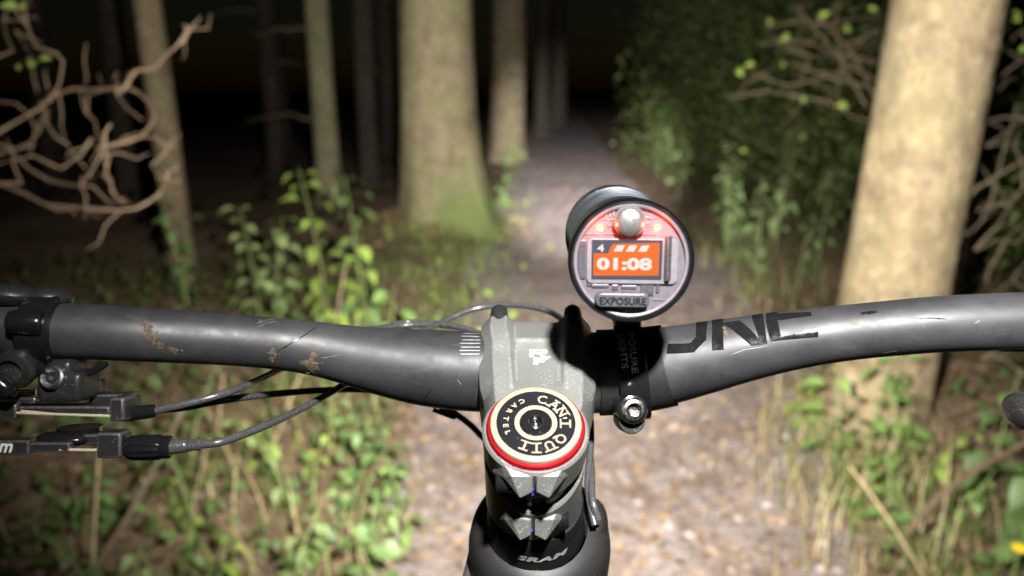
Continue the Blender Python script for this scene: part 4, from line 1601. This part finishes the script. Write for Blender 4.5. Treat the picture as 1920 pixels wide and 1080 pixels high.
# dropper remote: bracket, plates, cable stop, bare wire
rem = MB()
c = un(108, 727, .281) + FW * .008
rem.box(c, (RT, UP, FW), (.0172, .0118, .016))
rem.box(c + RT * -.002 + UP * .0065, (RT, UP, FW), (.0125, .008, .014))
def glint_edges(o):  # gives bevels a lighter colour that stands for edge highlights
    o.data.materials.append(M['edge_glint'])
    o.modifiers['bevel'].material = 1
    return o


remote = rem.build('dropper_remote', M['black_satin'], bike, bevel=.0024, seg=3, angle=50)
b = MB()
b.lathe([(.0045, -.002), (.0045, .0010), (.0038, .0016), (.0030, .0014), (.0024, .0006), (.0010, .0006), (1e-5, .0004)], un(99, 708, .2805), (-FW + UP * .25), RT, 24)
b.build('bracket_bolt', M['alloy'], remote)
b = MB()
b.lathe([(.0012, .0008), (.0024, .0008)], un(99, 708, .2800), (-FW + UP * .25), RT, 6)
b.build('bolt_socket', M['black_satin'], remote)
b = MB()
pxbox(b, -60, 762, 205, 778, .284, .010)
pxbox(b, 132, 716, 170, 744, .290, .012)
pxbox(b, 165, 740, 242, 775, .293, .010)
glint_edges(b.build('remote_body', M['black_satin'], remote, bevel=.0008))
b = MB()
pxbox(b, -60, 745, 66, 757, .283, .009)
b.build('thumb_paddle', M['alloy'], remote, bevel=.0008, sm=False)
b = MB()
for k in range(3):
    q = un(48, 732 + k * 4.2, .29)
    b.tube([q + RT * -.003, q + RT * .004], .00042, 8)
q = un(152, 728, .288)
for k in range(5):
    b.tube([q + RT * (-.002 + k * .001) + UP * -.0025, q + RT * (-.0012 + k * .001) + UP * .0025], .0004, 6)
b.build('return_spring', M['steel'], remote)
b = MB()
pxbox(b, 204, 746, 232, 791, .282, .010)
glint_edges(b.build('cable_stop', M['black_satin'], remote, bevel=.001))
b = MB()
pxbox(b, -60, 757, 30, 786, .282, .008)
glint_edges(b.build('paddle_cap', M['black_satin'], remote, bevel=.0008))
b = MB()
b.tube([un(32, 774, .281), un(80, 776, .281), un(140, 778, .281), un(206, 780, .281)], .00055, 8)
b.tube([un(40, 770, .282), un(90, 775, .2815), un(140, 778.5, .2815)], .0004, 8)
b.build('bare_wire', M['brass_wire'], remote)
b = MB()
b.tube([un(231, 776, .288), un(270, 773, .2945), un(290, 770, .297)], [.0030, .0028, .0026], 16)
b.build('ferrule', M['black_gloss'], remote)
b = MB()
b.tube([un(150, 800, .289), un(150, 822, .289)], [.008, .007], 18)
b.ball(un(120, 823, .285), (RT, UP, FW), (.011, .0032, .006), 20, 8)
b.build('pivot', M['black_gloss'], remote)

# shifter below: lever plates, barrel adjuster, cable boot
sh_b = MB()
pxbox(sh_b, 180, 812, 226, 860, .279, .009)
pxbox(sh_b, 84, 815, 215, 835, .283, .008)
shifter = glint_edges(sh_b.build('shift_lever', M['black_satin'], bike, bevel=.0009))
b = MB()
pxbox(b, -80, 826, 54, 854, .277, .006)
pxbox(b, 54, 830, 130, 848, .278, .005)
glint_edges(b.build('lever_blade', M['black_satin'], shifter, bevel=.0008, sm=False))
vs, fs = text2d('sram', 6.4, .20, .95)
b = MB()
o0 = un(-8, 840, .2768)
b.add([o0 + RT * (x + y * .30) * .00105 + UP * y * .00105 for x, y in vs], fs)
b.build('lettering', M['white'], shifter, sm=False, fix=False)
b = MB()
b.tube([un(112, 843, .2785), un(150, 843.5, .279), un(182, 844, .2795)], .0006, 8)
b.build('bare_wire', M['brass_wire'], shifter)
b = MB()
a0, a1 = un(228, 840, .283), un(322, 838, .284)
ax = (a1 - a0)
Lb = ax.length
vs = []
prof = [(.0030, 0), (.0030, .08), (.0040, .13), (.0048, .22), (.0050, .5), (.0049, .75), (.0042, .82), (.0044, .86), (.0044, .97), (.0036, 1.0), (1e-5, 1.0)]
n = 48
axn = ax.normalized()
e1 = UP - axn * UP.dot(axn)
e1.normalize()
e2 = axn.cross(e1)
for r, h in prof:
    for k in range(n):
        w = 2 * math.pi * k / n
        rr = r * (1 - (.09 if (k // 2) % 2 and .15 < h < .8 else 0))
        vs.append(a0 + ax * h + (e1 * math.cos(w) + e2 * math.sin(w)) * rr)
b.add(vs, [(i * n + k, i * n + (k + 1) % n, (i + 1) * n + (k + 1) % n, (i + 1) * n + k) for i in range(len(prof) - 1) for k in range(n)])
b.build('barrel_adjuster', M['black_gloss'], shifter)
b = MB()
qs = [un(320 + 58 * t, 838 - 5 * t, .284 + .002 * t) for t in np.linspace(0, 1, 17)]
b.tube(qs, [.0029 - (.0004 if 8 < k < 15 and k % 2 else 0) - .0006 * (k / 16) for k in range(17)], 18)
b.build('cable_boot', M['cable'], shifter)

# right brake lever: only its pivot end shows
b = MB()
c = un(1916, 770, .29)
b.ball(c, (RT, UP, FW), (.0050, .0074, .010), 20, 12)
b.tube([c + RT * .002, c + RT * .03 + FW * .01, c + RT * .07 + FW * .02], [.006, .0055, .005], 14)
lev = b.build('brake_lever', M['dark_metal'], bike)
b = MB()
b.box(un(1905, 656, .283) + FW * .004, (RT, UP, FW), (.008, .0016, .006))
b.build('cable_clip', M['black_gloss'], bike, bevel=.0003)

# ================================================================== THE LAMP
A = LAMP_AX
E1 = (RT - A * RT.dot(A)).normalized()
E2 = E1.cross(A)
lamp = empty('bike_lamp', LAMP_BACK + A * .045 - E2 * .024, 'black round bike lamp on the bar with a lit orange display', 'lamp')


def L(x, y, z):
    """lamp frame, mm: right, up, forward"""
    if 2.6 < z < 6.2:
        z = .35 + (z - 2.6) * .5               # the works sit close under the clear back
    return LAMP_BACK + E1 * (x * .001) + E2 * (y * .001) + A * (z * .001)


LK = .255 / .270                               # surveyed at 44 mm across, really about 41


def lf(b):
    b.v = [LAMP_BACK + (q - LAMP_BACK) * LK for q in b.v]
    return b


b = MB()
prof = [(.0205, .0002), (.0218, .0010), (.0222, .006), (.0222, .026), (.0212, .028), (.0212, .036)]
z = .036
for k in range(9):
    prof += [(.0219 + .00024 * k, z + .0008), (.0219 + .00024 * k, z + .0034), (.0206 + .0002 * k, z + .0038), (.0206 + .0002 * k, z + .0056)]
    z += .0056
prof += [(.0240, z + .002), (.0241, z + .018), (.0234, z + .026), (.0212, z + .027), (.0205, z + .020), (1e-5, z + .019)]
b.lathe(prof, LAMP_BACK, A, E1, 72)
body = lf(b).build('housing', M['fins'], lamp, angle=30)
b = MB()
b.lathe([(.0213, .0035), (.0214, -.0002), (.0218, -.0008), (.0223, -.0009), (.0228, -.0002), (.0230, .0022), (.0226, .0050), (.0215, .0052)], LAMP_BACK, A, E1, 96, closed=True)
lf(b).build('bezel', M['bezel'], lamp, angle=40)
b = MB()
b.lathe([(1e-5, .0021), (.0213, .0021)], LAMP_BACK, A, E1, 64)
board = lf(b).build('circuit_board', M['board'], lamp)
b = MB()
b.lathe([(.0214, .0020), (.0213, .0008), (.0206, .0002), (.0198, .0006), (.0198, .0020)], LAMP_BACK, A, E1, 96)
lf(b).build('inner_ring', M['frost'], lamp)
b = MB()
b.lathe([(1e-5, -.0012), (.012, -.0010), (.0204, -.0004), (.0214, .0006)], LAMP_BACK, A, E1, 72)
lf(b).build('clear_cover', M['glass'], lamp, angle=60)


def Z1(x, y):
    """survey of the lamp's face (mm) from the enlarged photograph"""
    px, py = 860 + x / 3.6, 320 + y / 3.6
    return (px - 1183) * .270 / FPX * 1000, (490 - py) * .270 / FPX * 1000 * 1.01


def face_poly(b, pts, z):
    b.add([L(*Z1(*q), z) for q in pts], [tuple(range(len(pts)))])


def face_box(b, x0, y0, x1, y1, z0, z1):
    b.prism([Z1(x0, y0), Z1(x1, y0), Z1(x1, y1), Z1(x0, y1)], lambda p, q, h: L(p, q, h), z0, z1)


def rounded(x0, y0, x1, y1, r, n=5):
    out = []
    for cx, cy, a0 in ((x1 - r, y0 + r, -90), (x1 - r, y1 - r, 0), (x0 + r, y1 - r, 90), (x0 + r, y0 + r, 180)):
        for k in range(n + 1):
            a = R(a0 + 90 * k / n)
            out.append((cx + r * math.cos(a), cy + r * math.sin(a)))
    return out


# display module
b = MB()
b.prism([Z1(*q) for q in rounded(865, 462, 1480, 770, 40)], lambda p, q, h: L(p, q, h), 5.6, 3.9)
mod = lf(b).build('display_frame', M['frost'], board, bevel=.0003)
b = MB()
face_box(b, 900, 470, 1372, 735, 3.8, 3.2)
lf(b).build('screen', M['lcd_dim'], board, sm=False)
b = MB()
face_poly(b, [(912, 562), (1010, 562), (1024, 520), (1040, 497), (1352, 488), (1352, 708), (912, 714)], 3.12)
lf(b).build('screen_panel', M['lcd_orange'], board, sm=False, fix=False)
b = MB()
for x in (1045, 1127, 1209):
    face_poly(b, [(x, 548), (x + 24, 508), (x + 76, 506), (x + 56, 548)], 3.04)


def face_text(b, s, cx, cy, w, h, z, bold=.05, shear=0.0):
    vs, fs = text2d(s, 1.0, bold)
    xs = [q[0] for q in vs]
    ys = [q[1] for q in vs]
    kx = w / (max(xs) - min(xs))
    ky = h / (max(ys) - min(ys))
    b.add([L(*Z1(cx + x * kx + y * ky * shear, cy - y * ky), z) for x, y in vs], fs)


face_text(b, '01:08', 1120, 632, 372, 84, 3.04, .045)
face_text(b, '4', 958, 526, 48, 50, 3.04, .03)
lf(b).build('screen_digits', M['lcd_white'], board, sm=False, fix=False)
# parts seen through the clear back
b = MB()
face_box(b, 1384, 440, 1436, 745, 5.8, 2.8)
lf(b).build('component', M['board_dark'], board, bevel=.0006)
b = MB()
b.tube([L(*Z1(1408, 446), 2.7), L(*Z1(1408, 742), 2.7)], .0010, 14)
lf(b).build('component', M['alloy'], board)
b = MB()
for q in ((805, 475, 858, 740), (1456, 520, 1478, 700), (905, 775, 1020, 800), (1235, 768, 1325, 850), (1040, 778, 1085, 812), (1105, 780, 1210, 806), (1340, 770, 1365, 830), (870, 740, 905, 790)):
    face_box(b, *q, 5.9, 4.9)
lf(b).build('component', M['board_dark'], board, bevel=.0002, sm=False)
b = MB()
for q in ((985, 255, 1000, 330), (1012, 260, 1026, 320), (1036, 265, 1048, 310), (960, 330, 1040, 338), (1270, 320, 1330, 328), (1000, 372, 1050, 380), (1240, 372, 1300, 380), (850, 430, 940, 438), (980, 430, 1330, 437), (1330, 752, 1470, 760), (900, 752, 1320, 759), (1280, 776, 1295, 800), (1302, 778, 1318, 812), (1320, 870, 1400, 880), (1130, 945, 1150, 965)):
    face_box(b, *q, 5.9, 5.2)
lf(b).build('board_tracks', M['frost'], board, sm=False)
b = MB()
b.tube([L(*Z1(1235, 360), 5.4), L(*Z1(1285, 358), 5.4), L(*Z1(1300, 340), 5.4), L(*Z1(1285, 322), 5.4), L(*Z1(1235, 320), 5.4)], .00030, 8)
b.tube([L(*Z1(1060, 360), 5.4), L(*Z1(1015, 382), 5.4), L(*Z1(995, 365), 5.4), L(*Z1(1010, 340), 5.4), L(*Z1(1060, 330), 5.4)], .00030, 8)
lf(b).build('board_tracks', M['frost'], board)
# red indicator diodes
for x, y in ((950, 392), (1338, 390)):
    b = MB()
    b.ball(L(*Z1(x, y), 2.4), (E1, E2, A), (.0011, .0011, .0011), 16, 10)
    lf(b).build('indicator_light', M['led_red'], board)
for x, y in ((950, 392), (1338, 390)):
    d = bpy.data.lights.new('indicator_glow', 'POINT')
    d.energy = .010
    d.color = (1, .09, .03)
    d.shadow_soft_size = .0008
    o = bpy.data.objects.new('indicator_glow', d)
    COL.objects.link(o)
    o.location = LAMP_BACK + (L(*Z1(x, y), -2.4) - LAMP_BACK) * LK
# power button
bc = Z1(1146, 346)
b = MB()
b.lathe([(.0052, .0055), (.0052, -.0018), (.0049, -.0026), (.0036, -.0032), (.0018, -.0035), (1e-5, -.0036)], L(*bc, 0), A, E1, 40)
lf(b).build('power_button', M['silver'], lamp, angle=60)
b = MB()
b.lathe([(.0052, -.0012), (.0056, -.0016), (.0058, -.0010), (.0056, .004)], L(*bc, 0), A, E1, 40)
lf(b).build('button_collar', M['frost'], lamp)
# raised maker's badge at the bottom
b = MB()
b.prism([Z1(*q) for q in rounded(928, 822, 1290, 920, 42)], lambda p, q, h: L(p, q, h), 2, -2.4)
badge = lf(b).build('badge', M['board_dark'], lamp, bevel=.0005)
b = MB()
face_text(b, 'EXPOSURE', 1112, 876, 312, 50, -2.62, .02)
lf(b).build('lettering', M['black_gloss'], badge, sm=False, fix=False)
# front lens
b = MB()
b.lathe([(1e-5, z + .0225), (.0195, z + .0215)], LAMP_BACK, A, E1, 40)
lf(b).build('lens', M['lens_lit'], lamp)

# ---- lamp bracket: foot, sleeve and strap round the bar
i0, _ = bar_hit(1126, 700)
i1, _ = bar_hit(1247, 690)
b = MB()
vs = []
na = 48
ns = 14
for k in range(ns + 1):
    i = i0 + (i1 - i0) * k / ns
    for j in range(na):
        vs.append(bar_pt(i, 2 * math.pi * j / na, .0011))
fs = [(k * na + j, k * na + (j + 1) % na, (k + 1) * na + (j + 1) % na, (k + 1) * na + j) for k in range(ns) for j in range(na)]
b.add(vs, fs)
b.build('rubber_sleeve', M['black_rubber'], lamp, angle=60)
im, _ = bar_hit(1186, 695)
CM = bar_pt(im, 0, -bar_r[int(im)])
TM, M1, M2 = bar_t[int(im)], bar_n1[int(im)], bar_n2[int(im)]
RM = bar_r[int(im)] + .0013


def strap_pt(x, th, off):
    return CM + TM * x + (M1 * math.cos(th) + M2 * math.sin(th)) * (RM + off)


b = MB()
hw = .0060
ths = [R(q) for q in range(-70, 191, 6)]
vs = []
for th in ths:
    for x, o in ((-hw, 0), (-hw, .0022), (-hw + .0006, .0028), (hw - .0006, .0028), (hw, .0022), (hw, 0)):
        vs.append(strap_pt(x, th, o))
m = 6
fs = [(i * m + j, i * m + (j + 1) % m, (i + 1) * m + (j + 1) % m, (i + 1) * m + j) for i in range(len(ths) - 1) for j in range(m)]
fs += [tuple(range(m)), tuple(range((len(ths) - 1) * m, len(ths) * m))]
strap = b.add(vs, fs).build('bracket_strap', M['black_gloss'], lamp)


def strap_text(b, s, x0, th0, th1, w):
    vs, fs = text2d(s, 1.0, .03)
    xs = [q[0] for q in vs]
    ys = [q[1] for q in vs]
    Lx = max(xs) - min(xs)
    Ly = max(ys) - min(ys)
    b.add([strap_pt(x0 + y / Ly * w, th0 + (th1 - th0) * (x / Lx + .5), .0030) for x, y in vs], fs)


b = MB()
mprint = 'white'
strap_text(b, 'EXPOSURE', .0009, R(66), R(4), .0029)
strap_text(b, 'LIGHTS', -.0030, R(52), R(10), .0029)
b.build('lettering', M[mprint], strap, sm=False, fix=False)
# lug and bolt under the strap
lc = un(1187, 768, .287)
d0 = (-FW + UP * .12).normalized()
b = MB()
b.lathe([(1e-5, -.020), (.0050, -.020), (.0057, -.018), (.0059, -.001), (.0054, .0006), (.0046, .0008)], lc, d0, RT, 36)
lug = b.build('bracket_lug', M['black_gloss'], lamp)
b = MB()
b.lathe([(1e-5, -.018), (.0050, -.018), (.0054, -.016), (.0054, -.003), (.0050, -.002), (1e-5, -.002)], lc - UP * .0045 + FW * .001, d0, RT, 36)
b.build('bracket_lug', M['black_satin'], lamp)
b = MB()
b.lathe([(.0046, -.001), (.0046, .0016), (.0040, .0026), (.0028, .0028)], lc, d0, RT, 32)
b.lathe([(.0028, .0028), (.0024, .0026), (.0023, .0004), (1e-5, .0002)], lc, d0, RT, 6)
b.build('clamp_bolt', M['steel'], lug, angle=30)
# foot between strap and housing
b = MB()
f0 = strap_pt(0, R(110), .001)
f1 = LAMP_BACK + A * .036 - E2 * .0203
q = (f1 - f0)
b.tube([f0 - q.normalized() * .004, f0.lerp(f1, .5), f1 + q.normalized() * .003], [.0062, .0058, .0075], 24)
b.box(LAMP_BACK + A * .034 - E2 * .0219, (E1, E2, A), (.014, .004, .034))
b.build('bracket_foot', M['black_satin'], lamp, bevel=.0006)
